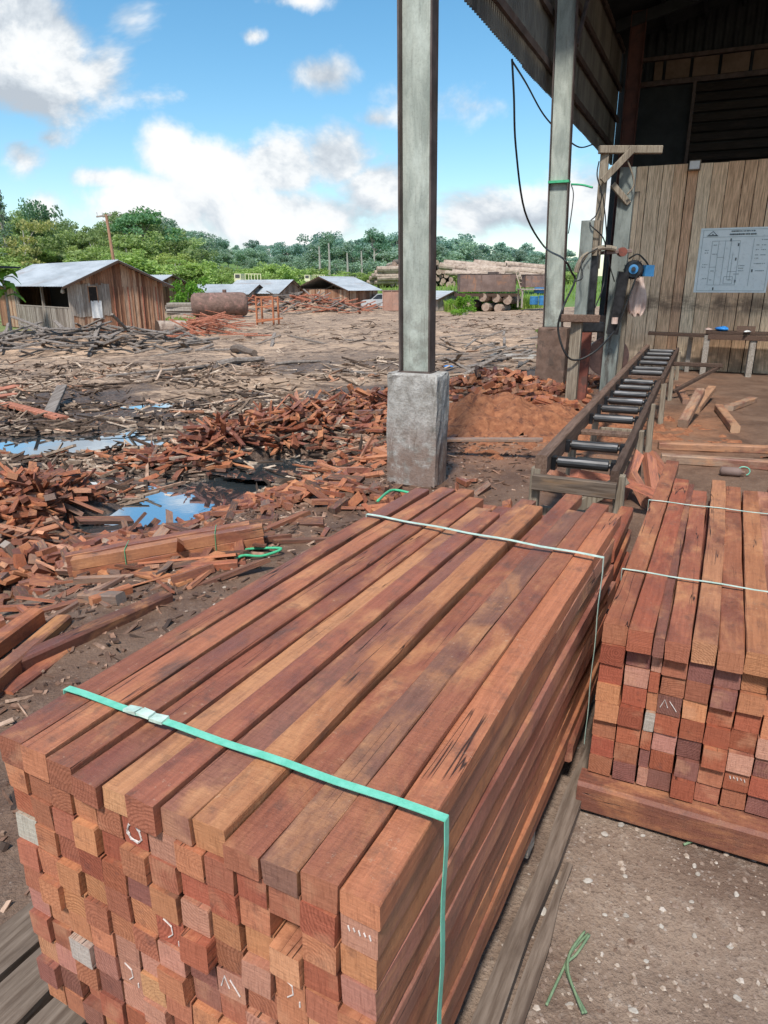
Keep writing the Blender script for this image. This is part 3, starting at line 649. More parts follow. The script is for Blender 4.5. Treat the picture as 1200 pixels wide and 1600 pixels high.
# straps
def strap(name, label, pts, wid, th, mat, buckle=None):
    """flat band through pts; width lies along the given side vector"""
    mb = MB()
    for (a, b, side) in pts:
        a, b = Vector(a), Vector(b); d = (b-a).normalized(); n = d.cross(side).normalized(); k = max(2, int((b-a).length/.05))
        for i in range(k):
            p, q = a.lerp(b, i/k), a.lerp(b, (i+1)/k)
            wv = .0015*math.sin(i*1.3+.4); wq = .0015*math.sin((i+1)*1.3+.4)
            if i == 0: wv = 0
            if i == k-1: wq = 0
            vs = [x+side*s*wid/2+n*(t*th/2+w_) for (x, w_) in ((p, wv), (q, wq)) for (s, t) in ((-1, -1), (1, -1), (1, 1), (-1, 1))]
            mb.add(vs, [(0, 1, 5, 4), (1, 2, 6, 5), (2, 3, 7, 6), (3, 0, 4, 7), (3, 2, 1, 0), (4, 5, 6, 7)])
    o = centred(mb, name, mat); tag(o, label, 'strap')
    if buckle:
        bm_ = MB()
        for (p, d, s) in buckle: bm_.box(p, (.03, wid*1.25, .006), Matrix(((d.x, us1.x, 0), (d.y, us1.y, 0), (0, 0, 1))), 0, .002)
        b = bm_.build('seal', M['palestrap'], o); b.location = -o.location
    return o
zt = ztop+.0085
L_ = on_z(80, 1066, zt); Rr = on_z(690, 1276, zt)
sl_ = (L_-o1).dot(us1); sr_ = (Rr-o1).dot(us1)
A = o1+us1*sl_-vs1*.004; B = o1+us1*sr_+vs1*(W1+.008)
A.z = zt; B.z = zt
A0 = A.copy(); A0.z = Z0; B0 = B.copy(); B0.z = Z0
dd = (B-A).normalized(); c1 = A.lerp(B, .22); c2 = A.lerp(B, .3)
strap('plastic_strap', 'bright mint plastic strap around the front end of the near timber stack', [(A0, A, us1), (A, B, us1), (B, B0, us1)], .017, .0016, M['mint'],
      [(c1+Vector((0, 0, .003)), dd, 1), (c2+Vector((0, 0, .003)), dd, 1), (A.lerp(B, .26)+Vector((0, 0, .004)), dd, 1)])
L_ = on_z(563, 803, zt); Rr = on_z(930, 868, zt)
A = o1+us1*(L_-o1).dot(us1)-vs1*.004; B = o1+us1*(Rr-o1).dot(us1)+vs1*(W1+.008); A.z = zt+.004; B.z = zt-.002
A0 = A.copy(); A0.z = Z0; B0 = B.copy(); B0.z = Z0
strap('plastic_strap', 'pale thin strap around the far end of the near timber stack', [(A0, A, us1), (A, B, us1), (B, B0, us1)], .014, .0016, M['palestrap'])
for (pa, pb, lab) in (((973, 889), (1200, 906), 'thin pale green strap across the middle of the skid-raised stack'), ((1012, 781), (1200, 786), 'thin pale green strap across the far end of the skid-raised stack')):
    A = on_z(*pa, zt2+.006); B = on_z(*pb, zt2+.006); d = (B-A).normalized(); s = us2*(A-o2).dot(us2)
    A = o2+s-vs2*.004; A.z = zt2+.007; B = A+vs2*(W2+.008)
    A0 = A.copy(); A0.z = .12; B0 = B.copy(); B0.z = .12
    strap('plastic_strap', lab, [(A0, A, us2), (A, B, us2), (B, B0, us2)], .009, .0014, M['palestrap'])
# grey runner boards under the near stack
def runner(a, b, wd, th, label, name='runner_board', mat='dirtplank', cat='board', ends=None):
    mb = MB(); n = 8; a = Vector(a); b = Vector(b); d = (b-a).normalized(); x = d.cross(Vector((0, 0, 1)))
    prev = None
    for i in range(n+1):
        p = a.lerp(b, i/n)+x*rng.uniform(-.006, .006)+Vector((0, 0, rng.uniform(-.004, .004)))
        wl = wd/2+rng.uniform(-.006, .006); vs = [p-x*wl, p+x*wl, p+x*wl+Vector((0, 0, th)), p-x*wl+Vector((0, 0, th))]
        o_ = len(mb.v); mb.v += [tuple(v) for v in vs]
        if prev is not None:
            for k in range(4): mb.f.append((prev+k, prev+(k+1) % 4, o_+(k+1) % 4, o_+k)); mb.m.append(0)
        else: mb.f.append((o_+3, o_+2, o_+1, o_)); mb.m.append(0)
        prev = o_
    mb.f.append((prev, prev+1, prev+2, prev+3)); mb.m.append(0)
    return tag(along(mb, a, b, name, M[mat]), label, cat)
q = o1+vs1*(W1+.022)
runner(q-us1*.35+Vector((0, 0, .012)), q+us1*1.75+Vector((0, 0, .012)), .05, .035, 'weathered grey runner board along the foot of the near stack')
q = o1+vs1*(W1+.07)
runner(q-us1*.15+Vector((0, 0, -.006)), q+us1*1.0+Vector((0, 0, -.004)), .03, .022, 'split grey runner board half buried in dirt beside the near stack')
for k, (off, lo, hi, lab) in enumerate([(.02, -.5, .9, 'grey deck plank under the left corner of the near stack'), (-.115, -.45, 1.2, 'grey deck plank second outward from the near stack corner'), (.155, -.5, .6, 'grey deck plank fully under the near stack front'), (-.25, -.4, .9, 'outermost grey deck plank at the left picture edge')]):
    q = o1+vs1*off+Vector((0, 0, .01)); runner(q+us1*lo, q+us1*hi, .115, .035, lab, 'deck_plank')
for k in range(3):
    q = o1+us1*(.25+.7*k)+Vector((0, 0, .078)); mb = MB(); mb.bar(q+vs1*.02, q+vs1*(W1-.03), .07, .055)
    tag(centred(mb, 'bearer', M['greywood']), f'{ORD[k]} grey bearer from the front beneath the near stack', 'bearer')
# ------------------------------------------------------------------ the shed
Z90 = -PHI
def local(root):      # helper: world -> shed-aligned local frame of a root
    return root.matrix_world.inverted()
shed = empty('sawmill_shed', S(0, 0, 0), Z90, 'open steel shed with dark corrugated cladding, tall columns on concrete piers', 'shed')
# local frame of shed: x = v (into the shed), y = u (along the columns)
COLS = [0.0, None, 12.3]
p2 = on_z(866, 606, 0.0); s2, t2 = st(p2.x, p2.y); COLS[1] = s2+.12
COLT = [0.0, t2-.09, -.05]
CLT = -.60
def on_t(px, py, t):
    d = ray(px, py); o = Vector((0, 0, CAMH)); k = (S(0, t)-o).dot(V)/d.dot(V); return o+d*k
EAVE = on_t(727, 2, CLT).z
def pier(s, t, wv, wu, h, mat, seed):
    r = random.Random(seed); mb = MB(); nx, nz = 8, 12
    # chipped block: grid of points on a rounded box
    def P(x, y, z): return Vector((x*wv/2, y*wu/2, z*h-.12*(z < .01)))
    c = .035
    prof = []
    for (x, y) in ((-1, -1), (1, -1), (1, 1), (-1, 1)):
        prof += [(x, y)]
    ring = []
    per = []
    for k in range(4):
        a = prof[k]; b = prof[(k+1) % 4]
        for i in range(6):
            f = i/6; per.append((a[0]+(b[0]-a[0])*f, a[1]+(b[1]-a[1])*f, i == 0))
    zs = [0, .1, .25, .4, .55, .7, .85, .95, .985, 1.0]
    for z in zs:
        for (x, y, cor) in per:
            sh = .975 if cor else 1.0
            if z >= .985: sh -= .01
            if z == 1.0: sh -= .035*r.uniform(.5, 1.5)
            j = r.uniform(-.006, .006)
            p = P(x*sh, y*sh, z); mb.v.append((p.x+j, p.y+r.uniform(-.006, .006), p.z))
    n = len(per)
    for i in range(len(zs)-1):
        for k in range(n): mb.f.append((i*n+k, i*n+(k+1) % n, (i+1)*n+(k+1) % n, (i+1)*n+k)); mb.m.append(0)
    mb.f.append(tuple((len(zs)-1)*n+k for k in range(n))); mb.m.append(0)
    return mb.build('pier', M[mat], shed, (t, s, 0))
pier(0, 0, .445, .30, .92, 'concrete', 1); pier(COLS[1], COLT[1], .47, .32, .95, 'pier2', 2); pier(COLS[2], COLT[2], .46, .3, .92, 'pier2', 3)
for i in range(3):
    zb = .915 if i != 1 else .945; zt_ = 7.0
    wv, wu = (.265, .13) if i == 0 else (.30, .14)
    mb = MB(); mb.box((0, 0, (zb+zt_)/2), (wv-.03, .012, zt_-zb), None, 0)
    c = mb.build('column', M['colweb'] if i < 2 else M['darkred'], shed, (COLT[i], COLS[i], 0))
    c.rotation_euler = (0, R((-.75, -1.6, 0)[i]), 0)
    for sx in (-1, 1):
        f = MB(); f.box((sx*(wv/2-.006), 0, (zb+zt_)/2), (.014, wu, zt_-zb), None, 0)
        f.build('flange', M['coledge'] if i < 2 else M['darkred'], c)
    b = MB(); b.box((0, 0, zb+.006), (wv+.02, wu+.02, .016)); b.build('base_plate', M['coledge'], c)
tape = MB(); q = S(COLS[1], COLT[1])
tz = at_y(868, 284, q.y).z
mb = MB(); mb.box((0, 0, 0), (.312, .152, .035)); tp = mb.build('column_tape', M['greenrope'], shed, (COLT[1]-.028*tz, COLS[1], tz)); tp['label'] = 'green tape wrapped round the second column'
# corrugated cladding hung outside the columns
def corr(length, z0, z1, period=.085, amp=.022, jit=.012, seed=0):
    r = random.Random(seed); mb = MB(); n = int(length/period*4); zz = [z0, z0+.02, (z0+z1)/2, z1]
    pat = [0, 1, 1, 0]
    off = 0
    for i in range(n+1):
        if i % 36 == 0: off = r.uniform(-jit, jit)
        x = amp*(1 if pat[i % 4] else -1)
        for k, z in enumerate(zz): mb.v.append((x, i*period/4, z+(off if k < 2 else 0)))
    m = len(zz)
    for i in range(n):
        for k in range(m-1): mb.f.append((i*m+k, (i+1)*m+k, (i+1)*m+k+1, i*m+k+1)); mb.m.append(0)
    return mb
s_clad0 = .6
corr(COLS[2]+1.8-s_clad0, EAVE, EAVE+3.4, seed=5).build('cladding', M['sheetin'], shed, (CLT, s_clad0, 0))
for k, z in enumerate((EAVE+.3, EAVE+.95, EAVE+1.6, EAVE+2.4)):
    mb = MB(); mb.box((CLT+.06, (s_clad0+COLS[2]+1.8)/2, z), (.05, COLS[2]+1.8-s_clad0, .10)); mb.build('girt', M['coledge'], shed)
for k in range(3):  # knee braces
    mb = MB(); mb.bar((COLT[k], COLS[k]+.12, 4.9), (COLT[k], COLS[k]+1.2, 6.2), .06, .06); mb.build('brace', M['coledge'], shed)
# roof over the far bays
SR0, SR1 = 4.9, COLS[2]+2.2
mb = MB(); n = int((SR1-SR0)/.12*2)
for i in range(n+1):
    y = SR0+i*.06; a = .018*(1 if i % 2 else -1)
    for x, z in ((-.9, 6.9), (5.0, 8.2), (10.5, 6.55)): mb.v.append((x, y, z+a))
for i in range(n):
    for k in range(2): mb.f.append((i*3+k, i*3+k+1, i*3+k+4, i*3+k+3)); mb.m.append(0)
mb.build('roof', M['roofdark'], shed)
for y in (SR0+.1, COLS[1], (COLS[1]+COLS[2])/2, COLS[2]):
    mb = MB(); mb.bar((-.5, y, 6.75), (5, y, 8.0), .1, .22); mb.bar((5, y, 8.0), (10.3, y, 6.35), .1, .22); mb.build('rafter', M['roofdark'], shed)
for k in range(7):
    x = .4+k*.75; z = 6.9+(x+.9)*1.3/5.9-.09
    mb = MB(); mb.box((x, (SR0+SR1)/2, z), (.06, SR1-SR0, .1)); mb.build('purlin', M['roofdark'], shed)
# far gable of the shed: sheet, band of pale panels, dim slats
SG = COLS[2]+1.9
tl, zb_lo = on_s(1020, 128, SG); _, zb_hi = on_s(1020, 98, SG)
mb = corr(10.3, 0, 1, period=.11, amp=.02, seed=9)
mb = MB(); n = int(11/.05)
for i in range(n+1):
    x = -.62+i*.05; a = .018*(1 if (i//2) % 2 else -1)
    mb.v.append((x, SG+a, zb_lo-.05)); mb.v.append((x, SG+a, min(6.9+(x+.9)*1.3/5.9, 9.4-(x+.9)*1.3/5.9)))
for i in range(n): mb.f.append((2*i, 2*i+2, 2*i+3, 2*i+1)); mb.m.append(0)
mb.build('gable_sheet', M['roofdark'], shed)
mb = MB(); mb.box((5.1, SG-.06, zb_lo-.06), (10.4, .1, .1)); mb.build('beam', M['coledge'], shed)
mb = MB(); mb.box((5.1, SG-.06, zb_hi+.05), (10.4, .1, .08)); mb.build('beam', M['coledge'], shed)
M['panel'] = mat_noise('plywood panel', (.12, .085, .06), (.19, .135, .10), 2.5, .85, .1, .003)
ts = [on_s(x, 112, SG)[0] for x in (1020, 1038, 1080, 1124, 1172)]; wlast = ts[-1]-ts[-2]
while ts[-1] < 9.5: ts.append(ts[-1]+wlast)
for a, b in zip(ts[:-1], ts[1:]):
    mb = MB(); mb.box(((a+b)/2, SG-.05, (zb_lo+zb_hi)/2), (b-a-.07, .02, zb_hi-zb_lo-.02)); mb.build('panel', M['panel'], shed)
tS, _ = on_s(1082, 180, SG)
mb = MB(); z = zb_lo-.16
while z > 2.6: mb.box((tS+4, SG-.08, z-.08), (8, .03, .15), None, 0, .004); z -= .205
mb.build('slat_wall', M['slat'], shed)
mb = MB(); mb.box((4.8, SG+.08, zb_lo/2), (10.8, .03, zb_lo)); mb.build('shade_sheet', M['roofdark'], shed)  # dark sheet stands in for the shade of the open gap behind
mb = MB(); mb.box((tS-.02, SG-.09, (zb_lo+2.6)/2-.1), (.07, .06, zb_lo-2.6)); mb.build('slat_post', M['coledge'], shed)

# ------------------------------------------------------------------ plank wall
pw = on_z(968, 574, 0.0); SW, TW = st(pw.x, pw.y); TW = .30; SW -= .0
tw_top, ztop_w = on_s(1000, 262, SW)
wall = empty('plank_wall', S(SW, TW, 0), Z90, 'tall wall of pale vertical planks closing the back of the shed', 'plank wall')
mb = MB(); x = 0; r = random.Random(3)
while x < 7.5:
    wb = r.uniform(.18, .26); lean = .0
    c = Vector((x+wb/2, r.uniform(-.006, .006), (ztop_w+.02)/2)); hgt = ztop_w+r.uniform(-.015, .02)
    g = r.uniform(.005, .016)
    mb.box(c, (wb-g, .022, hgt), Matrix.Rotation(r.uniform(-.003, .003), 3, 'Y'), 0, .0015); x += wb
mb.build('boards', M['wall'], wall)
mb = MB()
for z in (.5, 1.8, 3.2): mb.box((3.7, .06, z), (7.4, .06, .09))
mb.build('rail', M['hutwood'], wall)
mb = MB(); mb.box((3.7, .12, ztop_w/2-.05), (7.4, .02, ztop_w-.1)); mb.build('backing', M['slat'], wall)
def on_wall(px, py, d=.0):     # local x,z on the wall face
    t, z = on_s(px, py, SW-.012-d); return t-TW, z
# lamp box at the top
x, z = on_wall(1086, 260); mb = MB(); mb.box((0, 0, 0), (.19, .14, .16), None, 0, .004)
lb = mb.build('lamp_box', M['machwood'], None, S(SW-.13, TW+x, z), Z90); tag(lb, 'small pale box lamp fixed at the top edge of the plank wall', 'lamp box')
mb = MB(); mb.box((0, -.072, 0), (.165, .006, .13)); mb.build('lamp_face', M['white'], lb)
# plan poster
xl, zt1 = on_wall(1096, 357); xr, zt2_ = on_wall(1200, 352); x2, zb1 = on_wall(1083, 457)
PWD = (on_wall(1205, 400)[0]-on_wall(1090, 400)[0]); PHT = zt1-zb1
po = empty('plan_poster', S(SW-.02, TW+(xl+x2)/2, zb1), Z90, 'laminated white layout plan poster pinned on the plank wall', 'poster')
PX, PZ = PWD, PHT
def pr(mb, x0, z0, x1, z1, d=.0): mb.box(((x0+x1)/2*PX, -.004-d, (z0+z1)/2*PZ), (abs(x1-x0)*PX, .002, abs(z1-z0)*PZ))
mb = MB(); nx = 14
for i in range(nx+1):
    for k in range(5): mb.v.append((i/nx*PX, .006*math.sin(i*1.7+k)*.5+.002, k/4*PZ))
for i in range(nx):
    for k in range(4): mb.f.append((i*5+k, i*5+5+k, i*5+6+k, i*5+k+1)); mb.m.append(0)
mb.build('sheet', M['paper'], po, smooth=True)
def lines(name, mat, L, w=.004, d=0):
    mb = MB()
    for (x0, z0, x1, z1) in L:
        if abs(x1-x0) > abs(z1-z0): pr(mb, x0, z0-w, x1, z0+w, d)
        else: pr(mb, x0-w*PZ/PX, z0, x0+w*PZ/PX, z1, d)
    mb.build(name, M[mat], po)
lines('border', 'inkpale', [(.04, .03, .97, .03), (.04, .97, .97, .97), (.04, .03, .04, .97), (.97, .03, .97, .97), (.04, .86, .97, .86), (.74, .1, .74, .83)], .0025)
mb = MB(); mb.add([(.09*PX, -.006, .875*PZ), (.25*PX, -.006, .875*PZ), (.17*PX, -.006, .955*PZ)], [(0, 1, 2)])
lg = mb.build('logo', M['ink'], po)
mb = MB(); mb.add([(.125*PX, -.008, .895*PZ), (.215*PX, -.008, .895*PZ), (.17*PX, -.008, .94*PZ)], [(0, 1, 2)]); mb.build('logo_field', M['paper'], lg)
mb = MB(); mb.add([(.152*PX, -.010, .898*PZ), (.188*PX, -.010, .898*PZ), (.17*PX, -.010, .918*PZ)], [(0, 1, 2)]); mb.build('logo_peak', M['ink'], lg)
r = random.Random(9)
def words_row(x0, x1, z, h):
    out = []; x = x0
    while x < x1:
        wl = r.uniform(.008, .022); out.append((x, z-h, min(x+wl, x1), z+h)); x += wl+r.choice([.003, .003, .010])
    return out
mb = MB()
for row in (words_row(.42, .74, .945, .010), words_row(.40, .76, .898, .012)):
    for q in row: pr(mb, *q)
mb.build('title_lettering', M['ink'], po)
lines('plan_lines', 'inkpale', [(.18, .80, .56, .80), (.18, .12, .56, .12), (.18, .12, .18, .80), (.56, .12, .56, .80), (.27, .12, .27, .80), (.36, .12, .36, .80), (.44, .2, .44, .8), (.48, .2, .48, .62), (.44, .33, .56, .33), (.40, .14, .52, .14), (.4, .14, .4, .25), (.52, .14, .52, .25), (.4, .25, .52, .25), (.27, .55, .36, .55), (.18, .4, .27, .4)], .003)
for (x, z) in ((.43, .815), (.54, .74), (.53, .52), (.56, .18), (.27, .06), (.77, .34)): mb = MB(); pr(mb, x-.01, z-.022, x+.01, z+.022); mb.build('plan_symbol', M['ink'], po)
mb = MB()
for (x0, x1, z) in ((.09, .14, .66), (.09, .14, .62), (.08, .15, .44), (.08, .13, .40), (.1, .16, .22), (.2, .25, .74), (.2, .26, .6), (.2, .25, .34), (.2, .24, .2), (.58, .66, .42), (.58, .65, .38), (.58, .66, .34), (.53, .6, .29), (.84, .93, .81), (.78, .82, .73), (.85, .91, .73), (.78, .82, .66), (.85, .92, .66), (.78, .83, .58), (.85, .92, .58), (.78, .83, .53), (.78, .93, .45), (.81, .93, .34), (.45, .5, .2)):
    mb = MB()
    for q in words_row(x0, x1, z, .007): pr(mb, *q)
    mb.build('caption', M['inkpale'], po)
# bench against the wall
SB = SW-.55
def on_b(px, py): return on_s(px, py, SB)
ta, za = on_b(1013, 519); tb, zb = on_b(1204, 525)
bench = empty('work_bench', S(SB, ta, 0), Z90, 'long rough dark timber work bench along the plank wall', 'bench')
hb = za-.02; Lb = 3.6
mb = MB()
mb.bar((0, .08, hb), (1.5, .08, hb-.03), .26, .055); mb.build('table_top', M['darkwood'], bench)
mb = MB(); mb.bar((1.0, .1, hb+.045), (Lb, .1, hb+.03), .42, .05); mb.bar((1.05, -.12, hb-.025), (Lb, -.12, hb-.05), .04, .09); mb.build('table_top', M['darkwood'], bench)
for xx in [on_b(1102, 550)[0]-ta, on_b(1174, 552)[0]-ta, Lb-.2]:
    for yy in (-.08, .28):
        mb = MB(); mb.bar((xx, yy, -.03), (xx, yy, hb), .10, .07, up=Vector((0, 1, 0))); mb.build('leg', M['greywood'], bench)
mb = MB(); mb.bar((.75, .3, -.02), (.75, .3, hb-.05), .08, .07, up=Vector((0, 1, 0))); mb.build('leg', M['greywood'], bench)
# things on the bench
def blob(name, mat, loc, size, label, cat, seed=1, n=10, rough=.25):
    r = random.Random(seed); mb = MB(); rows = 6
    for i in range(rows+1):
        a = math.pi*i/rows
        for k in range(n):
            b = 2*math.pi*k/n; q = 1+r.uniform(-rough, rough)
            mb.v.append((size[0]*math.sin(a)*math.cos(b)*q, size[1]*math.sin(a)*math.sin(b)*q, size[2]*(1+math.cos(a)*q*.98)))
    for i in range(rows):
        for k in range(n): mb.f.append((i*n+k, (i+1)*n+k, (i+1)*n+(k+1) % n, i*n+(k+1) % n)); mb.m.append(0)
    o = mb.build(name, M[mat], None, loc, r.uniform(0, 6), smooth=True); return tag(o, label, cat)
tq, _ = on_b(1128, 515); blob('plastic_bag', 'bluebag', S(SB+.05, tq, hb+.065), (.17, .1, .045), 'crumpled bright blue plastic bag on the work bench', 'bag', 4)
tq, _ = on_b(1110, 515); blob('work_glove', 'cloth', S(SB-.02, tq-.03, hb+.065), (.08, .06, .03), 'pinkish glove beside the blue bag on the bench', 'glove', 5)
tq, _ = on_b(1166, 512)
mb = MB(); r_ = random.Random(2)
mb.box((0, 0, .05), (.30, .02, .10)); mb.box((0, .1, .05), (.30, .02, .10)); mb.box((-.14, .05, .05), (.02, .1, .1)); mb.box((.14, .05, .05), (.02, .1, .1)); mb.box((0, .05, .012), (.28, .09, .02))
tag(mb.build('wooden_tray', M['railwood'], None, S(SB-.02, tq, hb+.065), Z90), 'small dark wooden tray on the work bench below the poster', 'tray')
blob('white_packet', 'white', S(SB-.12, tq+.02, hb+.06), (.12, .05, .02), 'white packet in front of the wooden tray on the bench', 'packet', 6)
# things under / before the bench
def timber(pa, pb, wdt, hgt, label, color, za=None, zb=None, mat='timberdry', name='loose_timber', cat='timber', group=None, endm='end'):
    a = ground(*pa) if za is None else on_z(pa[0], pa[1], za); b = ground(*pb) if zb is None else on_z(pb[0], pb[1], zb)
    if za is None: a.z += hgt/2
    if zb is None: b.z += hgt/2
    mb = MB(); mb.bar(a, b, wdt, hgt, mi_end=1)
    # origin in the middle, long axis local y for the grain
    d = (b-a).normalized(); c = (a+b)/2
    rot = d.to_track_quat('Y', 'Z').to_matrix()
    mb.v = [tuple(rot.transposed() @ (Vector(p)-c)) for p in mb.v]
    o = mb.build(name, [M[mat], M[endm]], color=color); o.location = c; o.rotation_euler = rot.to_euler()
    return tag(o, label, cat, group)
TAN = (.42, .27, .17); GT = (.33, .25, .185); RB = (.36, .13, .07); OR = (.46, .19, .09); DK = (.13, .06, .045)
timber((1078, 577), (1160, 577), .16, .10, 'grey beam lying on the ground below the bench', (.34, .29, .24), mat='timberdry')
timber((1108, 566), (1166, 567), .1, .03, 'thin dark board lying behind the grey beam under the bench', (.25, .18, .14))
timber((1150, 579), (1190, 577), .25, .03, 'dark board lying flat at the foot of the bench leg', (.2, .15, .12))
timber((1066, 668), (1094, 612), .11, .10, 'pale squared timber propped steeply in the loose timber heap', GT, zb=.32)
timber((1086, 645), (1112, 607), .11, .08, 'pale squared timber in the middle of the loose heap', TAN, zb=.16)
timber((1122, 642), (1148, 677), .10, .09, 'short tan timber with its sawn end facing the stacks', TAN)
timber((1138, 642), (1176, 628), .12, .07, 'grey board offcut lying right of the loose timber heap', GT)
timber((1060, 608), (1072, 632), .1, .07, 'dark stub of board lying left in the loose timber heap', (.24, .15, .11))
timber((1028, 702), (1300, 712), .09, .075, 'long orange topped timber lying farther across the shed floor', (.40, .24, .15))
timber((1032, 722), (1300, 740), .10, .085, 'long grey timber lying nearer across the shed floor', (.33, .26, .2))
timber((692, 687), (848, 687), .085, .03, 'grey board bridging from the pier to the roller conveyor', (.27, .22, .19), za=.16, zb=.2)
# bottle on the floor
q = ground(1141, 744)
mb = MB(); mb.tube([(-.09, 0, .04), (-.075, 0, .04), (.05, 0, .04), (.075, 0, .04), (.085, 0, .04), (.11, 0, .04)], [.02, .04, .042, .036, .016, .016], 12)
bt = mb.build('drink_bottle', M['rust'], None, q, R(-20), smooth=True); tag(bt, 'brown plastic bottle lying behind the skid-raised stack', 'bottle')
mb = MB(); mb.tube([(.1+.05*math.cos(a), .01, .05+.04*math.sin(a)) for a in np.linspace(-1, 3.6, 10)], .005, 6); mb.build('strap_loop', M['mint'], bt)

# ------------------------------------------------------------------ roller conveyor
M['endboard'] = mat_boards('worn end board', [(0, (.10, .08, .065)), (1, (.16, .12, .09))], 0, .6, 1, .7, (.30, .17, .08))
CZ = .50
ca = on_z(846, 716, CZ+.05); cb = on_z(1012, 540, CZ+.05); cu = (cb-ca); cu.z = 0; CL = cu.length; cu.normalize(); cv = Vector((cu.y, -cu.x, 0))
CW = (on_z(962, 738, CZ)-ca).dot(cv)
conv = empty('roller_conveyor', (ca.x, ca.y, 0), -math.atan2(cu.x, cu.y), 'long timber framed roller conveyor with dark steel rollers leading to the saw', 'conveyor')
mb = MB(); mb.bar((0, 0, CZ+.005), (0, CL, CZ+.005), .075, .13, mi=0); mb.build('side_rail', M['railwood'], conv)
brk = CL*.50
mb = MB(); mb.bar((CW, -.03, CZ-.03), (CW, brk, CZ-.03), .05, .10); mb.build('side_rail', M['darkwood'], conv)
mb = MB(); mb.bar((CW+.03, brk-.1, CZ+.0), (CW+.06, CL-.2, CZ+.0), .05, .10); mb.build('side_rail', M['darkwood'], conv)
mb = MB(); mb.bar((-.04, -.03, CZ-.10), (CW+.02, -.05, CZ-.10), .05, .10); mb.build('end_board', M['endboard'], conv)
ys = []
for py in (723, 695, 650, 635, 622, 611, 601, 592, 577, 571, 562, 555, 549, 544):
    p = on_z(945, py, CZ+.02); dd_ = (p-Vector((ca.x, ca.y, p.z))); ys.append(dd_.dot(cu))
for k, y in enumerate(ys):
    if y > CL-.1: continue
    x1 = CW if y < brk else CW+.05
    mb = MB(); mb.tube([(.055, y, CZ+.0), (.075, y, CZ+.0), (.08, y, CZ+.0), (x1-.06, y, CZ+.0), (x1-.055, y, CZ), (x1-.03, y, CZ)], [.016, .016, .036, .036, .016, .016], 14)
    ro_ = mb.build('roller', M['roller'], conv)
    for xx in (.055, x1-.03):
        b = MB(); b.box((xx, y, CZ-.01), (.03, .07, .085)); b.build('bearing', M['darksteel'], ro_)
for py in (673, 582):
    p = on_z(945, py, CZ-.03); y = (p-Vector((ca.x, ca.y, p.z))).dot(cu)
    mb = MB(); mb.bar((.02, y, CZ-.05), (CW+.02, y, CZ-.05), .12 if py == 673 else .35, .03); mb.build('cross_plank', M['railwood'], conv)
for (y, xs_) in ((.03, (0, CW)), (1.55, (0, CW)), (3.0, (0, CW)), (brk-.1, (0, CW+.03)), (CL*.7, (0, CW+.05)), (CL-.35, (0, CW+.06))):
    for x in xs_:
        mb = MB(); mb.bar((x+.045*(1 if x > 0 else -1), y, -.06), (x+.03*(1 if x > 0 else -1), y, CZ-.02), .06, .075, up=Vector((0, 1, 0))); mb.build('leg', M['machwood'], conv)
    mb = MB(); mb.bar((0, y+.07, .17), (CW, y+.07, .17), .04, .07); mb.build('cross_brace', M['machwood'], conv)
mb = MB(); mb.bar((.02, .12, .05), (.5, .3, .4), .05, .08); mb.build('cross_brace', M['machwood'], conv)
mb = MB(); mb.bar((CW+.06, CL*.78, CZ-.05), (CW+.75, CL*.80, CZ-.07), .06, .06); mb.build('outrigger', M['darkwood'], conv)
mb = MB(); mb.bar((CW+.7, CL*.80, CZ-.1), (CW+.12, CL*.72, .1), .05, .05); mb.build('outrigger', M['darkwood'], conv)

# ------------------------------------------------------------------ sawmill stand
YM = 9.9
mill = empty('bandsaw_mill', at_y(930, 640, YM), 0, 'improvised upright sawing rig of wood and steel posts with motor and disc', 'saw rig')
mill.location.z = 0; ML = Vector(mill.location)
def mb_part(name, mb, mat, parent=mill, smooth=False): 
    mb.v = [tuple(Vector(p)-ML) for p in mb.v]; return mb.build(name, M[mat], parent, smooth=smooth)
def vpost(px, pytop, Y, wdt, dep, name, mat, pybot=None, rot=PHI):
    zt = at_y(px, pytop, Y).z; p = at_y(px, (pytop+(pybot or 600))/2, Y)
    zb = -.05 if pybot is None else at_y(px, pybot, Y).z
    mb = MB(); mb.box((p.x, p.y, (zt+zb)/2), (wdt, dep, zt-zb), Matrix.Rotation(-rot, 3, 'Z'), 0, .003); return mb_part(name, mb, mat)
vpost(898, 500, YM, .14, .12, 'post', 'machwood')
vpost(913, 345, YM+.5, .17, .13, 'post', 'postgrey', 500)
vpost(929, 345, YM+.52, .13, .16, 'post', 'machwood', 400)
vpost(923, 398, YM+.55, .15, .14, 'post', 'darksteel', 500)
vpost(914, 515, YM+.4, .13, .12, 'post', 'redsteel')
vpost(966, 262, YM+1.0, .21, .14, 'post', 'postgrey')
vpost(978, 300, YM+1.2, .12, .1, 'post', 'machwood')
vpost(938, 236, YM+.9, .11, .09, 'post', 'machwood', 420)
mb = MB(); mb.bar(at_y(876, 497, YM-.12), at_y(936, 498, YM-.1), .07, .10); mb_part('crossbar', mb, 'railwood')
mb = MB(); mb.bar(at_y(907, 511, YM+.1), at_y(940, 511, YM+.2), .12, .14); mb_part('crossbar', mb, 'darksteel')
mb = MB(); mb.bar(at_y(936, 234, YM+.85), at_y(1034, 234, YM+.85), .08, .10); mb_part('top_arm', mb, 'machwood')
mb = MB(); mb.bar(at_y(941, 283, YM+.78), at_y(988, 234, YM+.78), .06, .09); mb_part('diagonal_brace', mb, 'machwood')
mb = MB(); mb.bar(at_y(957, 288, YM+.9), at_y(982, 318, YM+.9), .05, .08); mb_part('diagonal_brace', mb, 'machwood')
